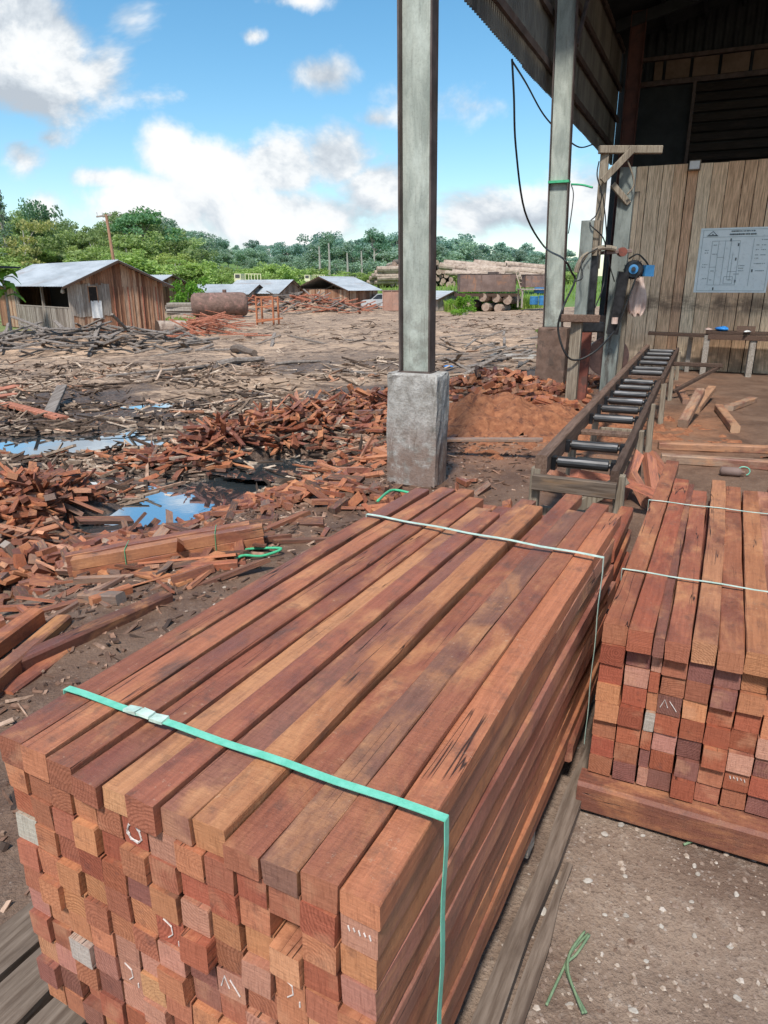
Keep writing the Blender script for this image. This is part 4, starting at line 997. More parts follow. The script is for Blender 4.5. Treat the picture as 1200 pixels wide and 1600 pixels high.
# disc behind the post
c = at_y(950, 557, YM+1.3); mb = MB(); rad = .31; pts = []
nrm = Vector((-.25, -1, .0)).normalized()
mb.tube([c-nrm*.02, c-nrm*.018, c+nrm*.018, c+nrm*.02], [rad*.93, rad, rad, rad*.93], 40)
d = mb_part('saw_disc', mb, 'darkrust')
mb = MB(); mb.tube([c+nrm*.02, c+nrm*.06], .06, 16); mb_part('hub', mb, 'darksteel', d)
# arched guard and upper pulley
mb = MB(); arc = [at_y(900+52*(1-math.cos(a))*.9, 430-43*math.sin(a), YM+.45) for a in np.linspace(.1, 1.9, 12)]
mb.tube(arc, .035, 8); mb_part('wheel_guard', mb, 'machwood')
mb = MB(); mb.bar(at_y(941, 395, YM+.5), at_y(985, 392, YM+.6), .08, .05); mb_part('axle_arm', mb, 'rust')
mb = MB(); cc = at_y(970, 394, YM+.6); mb.tube([cc, cc+Vector((0, -.1, 0))], .06, 14); mb_part('axle_nut', mb, 'redsteel')
# motor
c = at_y(990, 421, YM+.7); ax = Vector((-.35, -1, .05)).normalized()
mb = MB(); mb.tube([c-ax*.16, c-ax*.15, c+ax*.0, c+ax*.02], [.10, .13, .13, .11], 20); mo = mb_part('motor', mb, 'darksteel')
mb = MB()
for k in range(14):
    a = 2*math.pi*k/14; e1 = ax.cross(Vector((0, 0, 1))).normalized(); e2 = ax.cross(e1); p = c+(e1*math.cos(a)+e2*math.sin(a))*.135
    mb.bar(p-ax*.14, p, .008, .02, up=(e1*math.cos(a)+e2*math.sin(a)))
mb_part('cooling_fin', mb, 'darksteel', mo)
mb = MB(); mb.tube([c+ax*.03, c+ax*.035, c+ax*.06, c+ax*.065], [.04, .065, .065, .04], 20); mb_part('pulley', mb, 'blue', mo)
mb = MB(); mb.tube([c+ax*.066, c+ax*.085], .03, 14); mb_part('pulley_hub', mb, 'darksteel', mo)
mb = MB(); mb.box(c+Vector((.21, .02, -.02)), (.15, .1, .15), Matrix.Rotation(.3, 3, 'Z'), 0, .005); mb_part('terminal_box', mb, 'blue', mo)
# belt + drive arm
lo = at_y(961, 522, YM+.75)
mb = MB(); mb.bar(c+Vector((-.13, .02, -.03)), lo+Vector((-.04, .02, 0)), .08, .16, up=Vector((1, 0, 0))); mb_part('drive_arm', mb, 'darksteel')
mb = MB(); mb.bar(c+ax*.05+Vector((.07, 0, -.03)), at_y(962, 520, YM+.68), .025, .02, up=Vector((1, 0, 0))); mb_part('belt', mb, 'cable')
mb = MB(); p = at_y(960, 506, YM+.72); mb.tube([p, p+Vector((.0, 0, .09))], .045, 10); mb_part('belt_tie', mb, 'cloth')
# hanging cloth bag
def cloth(px, py0, py1, Y, wpx, label):
    a = at_y(px, py0, Y); b = at_y(px, py1, Y); hgt = a.z-b.z; wid = wpx*Y/1100*1.05; mb = MB(); nx, nz = 12, 12; r = random.Random(4)
    for k in range(nz+1):
        f = k/nz; wf = wid*(.42+.58*sm(0, .6, f))*(1-.25*sm(.8, 1, f))
        for i in range(nx+1):
            u_ = i/nx-.5; mb.v.append((u_*wf+.01*f, -.05*math.cos(u_*3)-.025*math.sin(i*1.9+.6*f)*f, -f*hgt+ (0 if k < nz else .03*math.sin(i*1.3))))
    for k in range(nz):
        for i in range(nx): q = k*(nx+1)+i; mb.f.append((q, q+1, q+nx+2, q+nx+1)); mb.m.append(0)
    n0 = len(mb.v)
    mb.v += [(x, .05, z) for (x, y, z) in mb.v[:n0]]
    mb.f += [tuple(n0+i for i in reversed(f)) for f in mb.f[:]]; mb.m += [0]*len(mb.m)
    o = mb.build('hanging_bag', M['cloth'], None, a, 0, smooth=True); return tag(o, label, 'bag')
cloth(1000, 433, 492, at_y(1000, 433, 10.9).y, 26, 'pinkish cloth bag hanging from a nail below the motor')
# cables
def cable(pts, r_, label, mat='cable', name='power_cable', cat='cable', kids=True):
    P = [Vector(p) for p in pts]; out = []
    for i in range(len(P)-1):
        p0, p1_, p2_, p3 = P[max(i-1, 0)], P[i], P[i+1], P[min(i+2, len(P)-1)]
        for k in range(6):
            t = k/6; out.append(.5*((2*p1_)+(p2_-p0)*t+(2*p0-5*p1_+4*p2_-p3)*t*t+(3*p1_-p0-3*p2_+p3)*t**3))
    out.append(P[-1]); mb = MB(); mb.tube(out, r_, 6); o = centred(mb, name, M[mat], smooth=True); return tag(o, label, cat)
def eavep(px, py):
    d = ray(px, py); o = Vector((0, 0, CAMH)); k = (S(0, CLT-.03)-o).dot(V)/d.dot(V); return o+d*k
e0 = eavep(800, 92)
cable([e0, at_y(803, 150, e0.y+.05), at_y(806, 230, e0.y+.3), at_y(820, 330, e0.y+.8), at_y(850, 385, e0.y+1.3), at_y(880, 404, YM-.1), at_y(893, 425, YM+.2), at_y(898, 440, YM+.3), at_y(880, 480, YM-.1), at_y(872, 515, YM-.1), at_y(885, 555, YM-.15), at_y(905, 562, YM-.1), at_y(935, 545, YM-.05), at_y(960, 518, YM+.5)], .014, 'thick black cable sagging from the cladding edge to the saw rig')
cable([e0+Vector((0, 0, -.02)), at_y(822, 130, e0.y+.9), at_y(850, 180, e0.y+2.2), at_y(880, 212, e0.y+3.4), at_y(905, 230, e0.y+4.4), eavep(925, 226)], .013, 'thin black cable looping along under the cladding edge to the rig')
cable([at_y(893, 288, 11.2), at_y(910, 289, 11.0), at_y(926, 293, 10.9)], .016, 'short green cable end sticking out from the second column', 'greenrope')
cable([at_y(893, 290, 11.2), at_y(896, 305, 11.1), at_y(892, 340, 11.1), at_y(888, 365, 11.15)], .008, 'thin black wire hanging beside the second column')
cable([at_y(980, 250, YM+.8), at_y(988, 272, YM+.8), at_y(990, 290, YM+.8), at_y(980, 304, YM+.82)], .012, 'pale cable loop hanging off the top arm of the rig', 'machwood')
cable([at_y(936, 252, YM+.75), at_y(933, 275, YM+.75), at_y(940, 305, YM+.75), at_y(932, 335, YM+.75), at_y(922, 350, YM+.4), at_y(945, 378, YM+.4), at_y(944, 440, YM+.6), at_y(930, 480, YM+.3)], .009, 'thin black wires winding down the tall rig post')
cable([at_y(941, 300, YM+.7), at_y(946, 340, YM+.7), at_y(950, 400, YM+.75), at_y(960, 440, YM+.8)], .008, 'second thin wire hanging down behind the rig post')
cable([at_y(898, 440, YM+.2), at_y(910, 434, YM+.25), at_y(908, 415, YM+.3), at_y(914, 400, YM+.35), at_y(934, 388, YM+.35)], .009, 'thin wire tied round the pale wooden rig post')
cable([c+Vector((-.1, -.05, .14)), c+Vector((0, -.1, .2)), c+Vector((.12, -.08, .12)), c+Vector((.2, -.02, .05))], .012, 'short black cable arching over the motor to its blue box')
# ------------------------------------------------------------------ offcut heaps
def chip_mb(seed):
    r = random.Random(seed); mb = MB(); w_, h_, l_ = .5, .5, .5
    vs = []
    sk = r.uniform(-.35, .35); sk2 = r.uniform(-.35, .35); tp = r.uniform(.75, 1.0)
    for y in (-1, 1):
        for (x, z) in ((-1, -1), (1, -1), (1, 1), (-1, 1)):
            k = tp if y > 0 else 1
            vs.append((x*w_*k*r.uniform(.9, 1.05), y*l_+x*(sk if y > 0 else sk2)*.25, z*h_*k*r.uniform(.85, 1.08)))
    mb.add(vs, [(0, 1, 5, 4), (1, 2, 6, 5), (2, 3, 7, 6), (3, 0, 4, 7)], 0); mb.f += [(3, 2, 1, 0), (4, 5, 6, 7)]; mb.m += [1, 1]
    return mb
CH = [chip_mb(i) for i in range(12)]
CHM = [c_.mesh('offcut', [M['timberdry'], M['end']]) for c_ in CH]
r = random.Random(5)
PAL = [(.46, .19, .10), (.40, .15, .075), (.34, .12, .065), (.48, .23, .13), (.27, .10, .06), (.17, .08, .055), (.12, .07, .055), (.58, .33, .21), (.20, .145, .12), (.38, .17, .10), (.62, .36, .24), (.52, .25, .15), (.24, .10, .065), (.09, .055, .045), (.33, .25, .2)]
pieces = []
def in_puddle(x, y, k=1.0):
    for i_, (mx, my, rx, ry, yaw, lev) in enumerate(PW):
        if i_ == 1 and k > 1: my = my-.1; ry = ry+.06
        ex = (x-mx)*math.cos(yaw)+(y-my)*math.sin(yaw); ey = -(x-mx)*math.sin(yaw)+(y-my)*math.cos(yaw)
        if math.hypot(ex/rx, ey/ry) < k: return True
    return False
def heap(idx, n, size, spread, kind, lay=.10, pal=PAL, tilt=.5, wet=1.18):
    for _ in range(n):
        for _t in range(40):
            mx, my, rx, ry, hh = idx
            x = r.gauss(mx, rx*spread); y = r.gauss(my, ry*spread)
            if in_puddle(x, y, wet) and (wet < .5 or r.random() < .985): continue
            s_, t_ = st(x, y)
            if abs(t_) < .4 and abs(s_) < .4: continue
            break
        L = r.uniform(*size[0]); W_ = r.uniform(*size[1]); Hh = r.uniform(*size[2])
        if size is big and r.random() < .5: L = r.uniform(.18, .62); W_ = r.uniform(.018, .07); Hh = r.uniform(.008, .03)
        d = math.exp(-(((x-mx)/rx)**2+((y-my)/ry)**2))
        pieces.append([x, y, r.random()**1.5*lay*d+Hh*.45, L, W_, Hh, r.uniform(0, math.pi), r.gauss(0, tilt*(.25+.75*d)), r.gauss(0, .35), r.choice(pal), kind])
big = ((.12, .52), (.03, .095), (.014, .055)); brick = ((.10, .22), (.06, .09), (.04, .07)); chipz = ((.10, .28), (.03, .08), (.015, .05))
DKP = [(.14, .075, .055), (.10, .065, .05), (.22, .10, .07), (.30, .13, .08), (.19, .15, .13)]
heap(MW[0], 380, big, .62, 'heap', .22, PAL+DKP[:3]); heap(MW[1], 270, big, .62, 'heap', .2); heap(MW[2], 240, big, .7, 'heap', .15, PAL+DKP)
heap(MW[3], 260, big, .75, 'heap', .12); heap(MW[4], 260, big, .8, 'heap', .12)
PB = [(.46, .19, .10), (.40, .15, .075), (.34, .12, .065), (.48, .24, .14), (.27, .10, .06), (.17, .09, .065)]
heap(MW[6], 190, brick, .65, 'brick', .14, PB); heap(MW[7], 110, brick, .65, 'brick', .1, PB)
q = on_z(840, 615, 0); heap((q.x, q.y, .5, .5, .1), 60, brick, .7, 'brick', .1, PB)
q = on_z(800, 640, 0); heap((q.x, q.y, .8, .5, .1), 90, brick, .8, 'brick', .42, PB)
q = on_z(930, 600, 0); heap((q.x, q.y, .5, .6, .1), 50, brick, .7, 'brick', .12, PB)
q = on_z(480, 800, -.2); heap((q.x, q.y, 1.0, .5, .1), 190, chipz, .7, 'strip', .04, DKP+[(.3, .13, .08), (.34, .15, .09)], .25)
q = on_z(250, 900, -.2); heap((q.x, q.y, .7, .4, .1), 90, big, .8, 'strip', .05, PAL+DKP, .3)
q = on_z(60, 890, -.3); heap((q.x, q.y, .6, .4, .1), 170, ((.05, .2), (.03, .09), (.02, .07)), .8, 'strip', .1, DKP+[(.42, .37, .31), (.34, .3, .26), (.50, .45, .38), (.28, .13, .08)], .5)
q = on_z(120, 830, -.3); heap((q.x, q.y, .5, .3, .1), 50, big, .8, 'strip', .1, PAL+DKP, .5)
q = on_z(320, 690, -.4); heap((q.x, q.y, 2.2, .6, .1), 60, big, .8, 'strip', .04, PAL+DKP*2, .2)
q = on_z(545, 745, -.3); heap((q.x, q.y, .5, .5, .1), 60, big, .75, 'strip', .08, PAL, .4)
for (sx, cnt) in ((330, 9), (455, 5), (80, 10)):
    q = on_z(sx, 790 if sx == 330 else (745 if sx == 455 else 700), -.46); heap((q.x, q.y, .6, .35, .0), cnt, big, .7, 'strip', .02, DKP, .15, .0)
arr = np.array([(p[0], p[1]) for p in pieces]); hz = HM(arr[:, 0], arr[:, 1])
def appar(p):
    d = math.hypot(p[0], p[1])
    vx = 600+1100*p[0]/max(p[1], .5)
    return p[3]*(p[4]+p[5])/(d*d)*(1 if -60 < vx < 1260 else .05)
for p, z in zip(pieces, hz): p.append(float(z))
pieces.sort(key=appar, reverse=True)
LAB = {'heap': ('sawn red-brown offcut in the long heap behind the puddles', 'offcuts in the long heap behind the puddles'),
       'brick': ('short block-like offcut in the sawdust-covered heap right of the concrete pier', 'block-like offcuts beside the sawdust'),
       'strip': ('loose sawn offcut scattered on the mud around the puddles', 'loose offcuts scattered around the puddles')}
NIND = 300; stuffmb = MB()
for i, p in enumerate(pieces):
    x, y, dz_, L, W_, Hh, yaw, pit, rol, c, kind, z = p
    rot = Euler((pit, rol, yaw), 'XYZ')
    if i < NIND:
        o = bpy.data.objects.new('offcut', CHM[i % 12]); col.objects.link(o); o.location = (x, y, z+dz_); o.rotation_euler = rot; o.scale = (W_, L, Hh)
        k = r.uniform(.8, 1.2); o.color = (c[0]*k, c[1]*k, c[2]*k, 1); tag(o, LAB[kind][0], 'offcut', LAB[kind][1])
    else:
        mt = rot.to_matrix(); cb_ = CH[i % 12]
        stuffmb.add([mt @ Vector((a*W_, b*L, c2*Hh))+Vector((x, y, z+dz_)) for (a, b, c2) in cb_.v], cb_.f, 0)
tag(stuffmb.build('offcut_litter', M['offstuff']), 'mass of small sawn offcuts filling the heaps behind the puddles and beside the sawdust', 'offcut litter', kind='stuff')
# offcuts stacked under the near end of the conveyor
for k, (px, py, L, yw, pt) in enumerate([(1002, 790, .34, .5, .7), (1018, 778, .36, .2, .9), (1010, 812, .28, 1.2, .3), (1030, 800, .26, 2.0, .3), (985, 775, .42, -.5, .8), (940, 790, .5, 1.9, .25), (905, 780, .5, 1.3, .4), (1034, 760, .3, .9, .8)]):
    p = ground(px, py); o = bpy.data.objects.new('offcut', CHM[k]); col.objects.link(o); o.location = (p.x, p.y+.05, p.z+.10+.05*(k % 3)); o.rotation_euler = (pt, .2, yw); o.scale = (.09, L, .07)
    o.color = (.42+.05*(k % 3), .2, .13, 1); tag(o, 'reddish offcut tossed under the near end of the roller conveyor', 'offcut', 'offcuts under the near end of the conveyor')
# sawdust
X, Y = np.meshgrid(np.arange(-1.9, 2.3, .045), np.arange(-1.9, 2.0, .045))
hs = .25*np.exp(-((X/1.15)**2+(Y/.95)**2)*.9)*(1+1.3*fbm(X*2.2+3, Y*2.2, 71))-.05+.13*fbm(X*5, Y*5, 73, 6)
G0 = H(X+SAW.x, Y+SAW.y); me, v = grid_mesh('sawdust_heap', X, Y, G0+hs, (hs > -.03)[:-1, :-1]); me.materials.append(M['sawdust'])
o = bpy.data.objects.new('sawdust_heap', me); col.objects.link(o); o.location = (SAW.x, SAW.y, 0); tag(o, 'orange sawdust heap spilling between the concrete pier and the conveyor', 'sawdust', kind='stuff')

# ------------------------------------------------------------------ loose timbers left of the stack, strapped bundle
timber((-60, 1080), (262, 936), .085, .085, 'long dark squared timber lying along the near stack', DK, zb=.0, za=.02)
timber((-30, 1085), (100, 972), .08, .08, 'pale orange timber with a split waney edge, second outward from the long dark timber', (.5, .26, .11), za=.05, zb=-.02)
timber((10, 1092), (118, 1012), .075, .075, 'reddish timber lying between the long dark timber and the pale orange timber', RB, za=-.02, zb=-.03)
timber((-40, 1035), (58, 962), .085, .085, 'orange squared timber end, outermost of the loose timbers at the left picture edge', OR, za=.02, zb=.04)
timber((-40, 992), (8, 975), .07, .07, 'short reddish timber tip at the left picture edge', OR)
timber((215, 893), (290, 912), .10, .018, 'flat bright orange board offcut in front of the strapped bundle', (.52, .24, .11), name='loose_board', cat='board')
timber((143, 947), (205, 925), .05, .05, 'small orange stick of timber beside the dark timber tip', OR)
timber((130, 938), (190, 942), .07, .06, 'dark grey block behind the long dark timber', (.2, .17, .15))
timber((-20, 903), (60, 905), .05, .05, 'orange batten lying in the mud below the chip heap', (.46, .21, .11))
timber((285, 905), (345, 872), .08, .05, 'reddish offcut board by the far end of the strapped bundle', OR)
timber((300, 893), (372, 888), .06, .05, 'brown board end lying under the strapped bundle', RB)
timber((90, 741), (195, 739), .06, .05, 'long orange batten at the edge of the wide puddle', (.46, .2, .11))
timber((150, 757), (260, 752), .09, .05, 'dark soaked plank lying in the puddle', (.09, .075, .07))
timber((-10, 766), (100, 752), .10, .05, 'dark grey soaked plank beside the wide puddle at the left', (.13, .12, .12))
timber((470, 722), (560, 736), .12, .03, 'pinkish board lying over the small puddle', (.45, .24, .17))
timber((480, 727), (590, 690), .1, .05, 'brown board leaning on the long offcut heap', (.3, .14, .09), zb=-.1)
a = ground(122, 905); b = ground(414, 852); d = (b-a); L = d.length; d.normalize(); ang = math.atan2(d.x, d.y)
side = Vector((d.y, -d.x, 0))
for k in range(4):
    wq = .072; me = beam_mesh('sawn_timber', L*(1.0 if k % 2 == 0 else .97), wq, .07, seed=900+k)
    o = bpy.data.objects.new('sawn_timber', me); col.objects.link(o); p = a+side*(.04-.076*(k % 2))+d*(.0 if k % 2 == 0 else -.05)
    o.location = (p.x, p.y, a.z+.02+.072*(k//2)); o.rotation_euler = (math.atan2(b.z-a.z, L), 0, -ang); cc = [(.36, .15, .08), (.25, .11, .07), (.40, .20, .11), (.30, .13, .08)][k]; o.color = (*cc, 1)
    tag(o, f'{["lower front", "lower back", "upper front", "upper back"][k]} timber of the small strapped bundle beside the puddle', 'timber', 'timbers of the small strapped bundle', 'thing')
for k, f in enumerate((.27, .74)):
    p = a.lerp(b, f)+Vector((0, 0, .02)); mb = MB(); hw = .081; hh = .148
    q = [p+side*(.083)+Vector((0, 0, -.004)), p+side*.083+Vector((0, 0, hh)), p-side*.083+Vector((0, 0, hh)), p-side*.083+Vector((0, 0, -.004))]
    for i in range(4): mb.bar(q[i], q[(i+1) % 4], .012, .003, up=d)
    tag(centred(mb, 'bundle_strap', M['greenrope']), ['green strap round the near end of the small bundle', 'green strap round the far end of the small bundle'][k], 'strap')
g = [ground(*p) for p in ((362, 884), (380, 878), (410, 874), (440, 866), (395, 862), (372, 872))]
cable([p+Vector((0, 0, .02+.02*(i % 2))) for i, p in enumerate(g)], .009, 'loop of bright green strap thrown on the ground by the bundle', 'greenrope', 'strap_scrap', 'strap')
cable([on_z(590, 783, .5), on_z(612, 766, .45), on_z(640, 770, .45)], .008, 'green strap end curling up behind the near stack', 'greenrope', 'strap_scrap', 'strap')
cable([on_z(722, 800, .6), on_z(738, 788, .62), on_z(744, 800, .55)], .009, 'mint strap tail curling at the far end of the near stack', 'mint', 'strap_scrap', 'strap')
# cord scraps on the gravel
for k, pts in enumerate([[(918, 1466), (895, 1490), (880, 1520), (868, 1545), (853, 1578)], [(920, 1470), (900, 1500), (884, 1518), (893, 1550), (915, 1592)], [(912, 1468), (890, 1500), (886, 1530), (900, 1570), (910, 1596)]]):
    g = [ground(*p)+Vector((0, 0, .012+.006*k)) for p in pts]
    cable(g, .0035, ['green cord scrap curving to the stack on the gravel', 'green cord scrap with the longest tail on the gravel', 'green cord scrap in the middle of the cord tangle'][k], 'drygrass', 'cord_scrap', 'cord')
cable([ground(*p)+Vector((0, 0, .008)) for p in ((1068, 1322), (1085, 1315), (1102, 1304))], .004, 'short green twig of cord lying near the skid timber', 'drygrass', 'cord_scrap', 'cord')
# gravel
r = random.Random(12)
def pebble(mb, c, s, n=6):
    rows = 3; o = len(mb.v); ph = r.uniform(0, 6); sx, sy, sz = s*r.uniform(.8, 1.4), s*r.uniform(.7, 1.1), s*r.uniform(.4, .7); ca_, sa_ = math.cos(ph), math.sin(ph)
    for i, (zz, rr) in enumerate(((-.6, .7), (.1, 1.0), (.75, .65))):
        for k in range(n):
            a = 2*math.pi*k/n; q = rr*r.uniform(.82, 1.12); x = sx*math.cos(a)*q; y = sy*math.sin(a)*q
            mb.v.append((c[0]+x*ca_-y*sa_, c[1]+x*sa_+y*ca_, c[2]+sz*(zz+r.uniform(-.1, .1))))
    for i in range(2):
        for k in range(n): mb.f.append((o+i*n+k, o+i*n+(k+1) % n, o+(i+1)*n+(k+1) % n, o+(i+1)*n+k)); mb.m.append(0)
    mb.f.append(tuple(o+2*n+k for k in range(n))); mb.m.append(0)
gm = NT('gravel stones'); isl = gm.n('ShaderNodeNewGeometry', out=None).outputs['Random Per Island']
gc = gm.ramp(isl, [(0, (.17, .115, .088)), (.5, (.30, .23, .185)), (.9, (.42, .345, .28)), (1, (.50, .45, .40))])
gn = gm.noise(gm.obj(), 60, 3); gc = gm.mix(gm.ss(gn, .4, .7), gc, gm.mix(1, gc, (.6, .52, .46), 'MULTIPLY')); M['gravel'] = gm.finish(gc, .9, gn, .4, .003, .2)
mb = MB(); pts = []
for _ in range(21000):
    s_, t_ = r.uniform(-5.6, -1.6), r.uniform(1.2, 4.4)
    p = S(s_, t_)
    if p.y < .45: continue
    if (Vector((p.x, p.y, 0))-o1).dot(vs1) < W1+.06 and (Vector((p.x, p.y, 0))-o1).dot(us1) > -1 and s_ < -1: continue
    pts.append((p.x, p.y, .0020+.0085*r.random()**3.8))
for _ in range(1500):
    s_, t_ = r.uniform(-4, 4), r.uniform(-1.6, 1.5); p = S(s_, t_); pts.append((p.x, p.y, .004+.011*r.random()**3))
aa = np.array(pts); hz = HM(aa[:, 0], aa[:, 1])
for (x, y, s), z in zip(pts, hz): pebble(mb, (x, y, float(z)+s*.15), s, 5)
tag(mb.build('gravel', M['gravel'], smooth=False), 'fine pale gravel strewn over the dirt floor in front of the stacks', 'gravel', kind='stuff')
for (px, py, s) in [(722, 1290, .016), (668, 0, 0)]: pass
STN = [(970, 1290, .020), (945, 1303, .017), (1036, 1288, .013), (918, 1378, .017), (978, 1430, .013), (848, 1425, .022), (776, 1537, .022), (977, 1368, .012), (1085, 1352, .013), (1090, 1366, .015), (1120, 1318, .016), (1033, 1447, .014),
       (908, 1250, .014), (1004, 1306, .010), (1085, 1462, .016), (1140, 1480, .012), (890, 1570, .013), (990, 1580, .016), (1060, 1545, .011), (1150, 1400, .012), (945, 1430, .010), (1010, 1500, .012), (1152, 1560, .014), (870, 1380, .012), (1080, 1410, .010)]
for i, (px, py, s) in enumerate(STN):
    p = ground(px, py); mb = MB(); r.seed(300+i); s *= .62; pebble(mb, (0, 0, s*.2), s, 9)
    o = mb.build('stone', M['stone'], None, p); tag(o, 'smooth pale stone lying on the gravelly dirt before the skid-raised stack', 'stone', 'larger pale stones on the gravel')

# ------------------------------------------------------------------ bark, slabs and sticks over the yard
r = random.Random(21); mb = MB(); pts = []
for _ in range(19000):
    Y = 6.5*math.exp(r.random()**1.15*math.log(60/6.5)); X = r.uniform(-.75, .75)*Y*1.0-1
    s_, t_ = st(X, Y)
    if t_ > -.9-.5*r.random() or in_puddle(X, Y, .9 if r.random() < .9 else .3): continue
    nz_ = float(fbm(np.array([X*.42]), np.array([Y*.42]), 91)[0]); dn = float(sm(-.16, .24, nz_+(.24 if Y < 21 else -.05)))+.08
    q = abs(Y-24+.22*X-1)
    if q < 4.5 and r.random() < .88: continue
    if Y > 26 and r.random() < .45: continue
    if r.random() > dn: continue
    pts.append((X, Y))
aa = np.array(pts); hz = HM(aa[:, 0], aa[:, 1])
for (X, Y), z in zip(pts, hz):
    L = (.05+.5*r.random()**2.2)*(1+.9*(r.random() < .06))*(1+Y/45); W_ = r.uniform(.010, .040)*(1+Y/40); T = r.uniform(.008, .03)
    yaw = r.gauss(1.4, .9); rot = Euler((r.gauss(0, .22), r.gauss(0, .4), yaw)).to_matrix()
    cb_ = CH[r.randrange(12)]
    mb.add([rot @ Vector((a*W_, b*L, c2*T))+Vector((X, Y, float(z)+T*.4+r.random()*.03)) for (a, b, c2) in cb_.v], cb_.f, 0)
tag(mb.build('bark_debris', M['debris']), 'grey brown bark strips and splinters trodden into the muddy yard', 'bark debris', kind='stuff')
# dark crumbs close to the water and shavings under the eave
mb = MB(); pts = []
for _ in range(11000):
    if r.random() < .4: X, Y = r.gauss(-3, 2.2), r.gauss(8.2, 2.0)
    else: p = S(r.uniform(-5, 4), r.gauss(-.9, .9)); X, Y = p.x, p.y
    s_, t_ = st(X, Y)
    if Y < 1 or t_ > 1.2 or in_puddle(X, Y, .8): continue
    pts.append((X, Y))
aa = np.array(pts); hz = HM(aa[:, 0], aa[:, 1])
for (X, Y), z in zip(pts, hz):
    L = .012+.11*r.random()**2; W_ = r.uniform(.004, .028); T = r.uniform(.003, .014); rot = Euler((r.gauss(0, .3), r.gauss(0, .4), r.uniform(0, 6))).to_matrix(); cb_ = CH[r.randrange(12)]
    mb.add([rot @ Vector((a*W_, b*L, c2*T))+Vector((X, Y, float(z)+T*.3)) for (a, b, c2) in cb_.v], cb_.f, 0)
M['crumb'] = mat_boards('wet bark crumbs', [(0, (.05, .035, .03)), (.4, (.14, .085, .062)), (.75, (.28, .16, .11)), (1, (.44, .31, .23))], 1, .4, .5, .9)
tag(mb.build('bark_crumbs', M['crumb']), 'dark wet bark crumbs and shavings around the puddles', 'bark crumbs', kind='stuff')
# single poles and slabs one can pick out
def pole(pa, pb, rad, label, mat='scrap', flat=False, name='slab_pole', cat='pole', group=None, lift=0):
    a = ground(*pa); b = ground(*pb); a.z += rad*.7; b.z += rad*.7+lift; mb = MB()
    if flat: mb.bar(a, b, rad*3, rad)
    else: mb.tube([a, a.lerp(b, .35)+Vector((0, 0, rad*.5)), a.lerp(b, .7), b], [rad, rad*.95, rad*.85, rad*.75], 8)
    return tag(centred(mb, name, M[mat]), label, cat, group)
pole((340, 573), (412, 566), .10, 'thick dark pole lying in the open yard left of the pier', 'scrap'); pole((165, 588), (330, 572), .05, 'long pale slab lying across the mid yard', 'scrap', True)
pole((365, 548), (398, 556), .14, 'dark stump lying in the open yard', 'bark'); pole((230, 590), (300, 598), .05, 'pale grey slab in the yard below the long slab', 'scrap', True)
pole((430, 572), (500, 566), .05, 'thin grey pole in the middle of the yard', 'scrap'); pole((520, 575), (590, 590), .04, 'pale stick lying left of the steel column', 'scrap', True)
pole((10, 640), (100, 660), .06, 'pinkish slab at the edge of the wide puddle', 'redslab', True); pole((75, 655), (100, 625), .06, 'pale stump of slab standing askew behind the wide puddle', 'scrap', True, lift=.25)
pole((-20, 620), (30, 612), .09, 'bright red slab at the left edge of the yard, upper one', 'redslab', True); pole((-20, 632), (28, 624), .08, 'bright red slab at the left edge of the yard, lower one', 'redslab', True)
pole((305, 550), (360, 547), .06, 'dark plank in the yard behind the stump', 'scrap', True); pole((540, 530), (600, 536), .05, 'dark slab near the foot of the column far off', 'scrap', True)
pole((730, 575), (835, 548), .06, 'pale slab leaning on the waste right of the column', 'scrap', True); pole((740, 545), (846, 527), .07, 'pale pole pointing at the second pier', 'scrap')
r = random.Random(31)
for k in range(135):   # grey scrap heap in front of the hut
    mx, my, rx, ry, hh = MW[8]; x = r.gauss(mx, rx*.62); y = r.gauss(my-.3, ry*.75); L = r.uniform(.7, 2.8); yaw = r.gauss(1.45, .7); d = Vector((math.sin(yaw), math.cos(yaw), r.gauss(0, .25)))
    mb = MB(); a = Vector((x, y, h1(x, y)+.05+r.random()*.4*math.exp(-((x-mx)/rx)**2))); mb.bar(a-d*L/2, a+d*L/2, r.uniform(.07, .2), r.uniform(.03, .09), cham=.2)
    tag(centred(mb, 'scrap_slab', M['scrap']), 'weathered grey waste slab in the scrap heap before the plank hut', 'slab', 'grey waste slabs before the plank hut')
for k in range(48):   # waste right of the column
    px = r.uniform(690, 832); py = r.gauss(560, 16); p = ground(px, py); L = r.uniform(.3, 1.3); yaw = r.gauss(1.2, .6); d = Vector((math.sin(yaw), math.cos(yaw), r.gauss(0, .2)))
    mb = MB(); a = p+Vector((0, 0, .06+r.random()*.15)); mb.bar(a-d*L/2, a+d*L/2, r.uniform(.05, .13), r.uniform(.02, .05), cham=.2)
    tag(centred(mb, 'scrap_slab', M['scrap']), 'pale waste slab in the heap between the two columns', 'slab', 'pale waste slabs between the columns')
p = ground(808, 556); mb = MB(); mb.box(p+Vector((0, 0, .02)), (1.6, 1.0, .05), Matrix.Rotation(-.4, 3, 'Z'), 0, .03); tag(centred(mb, 'concrete_slab', M['stone']), 'flat pale concrete slab on the ground beside the second pier', 'slab')
blob('plastic_bag', 'white', ground(725, 596), (.14, .09, .04), 'small white plastic bag on the dark waste right of the pier', 'bag', 8)
blob('plastic_bag', 'bluebag', ground(701, 573), (.14, .05, .03), 'small turquoise plastic scrap just behind the first pier', 'bag', 9)
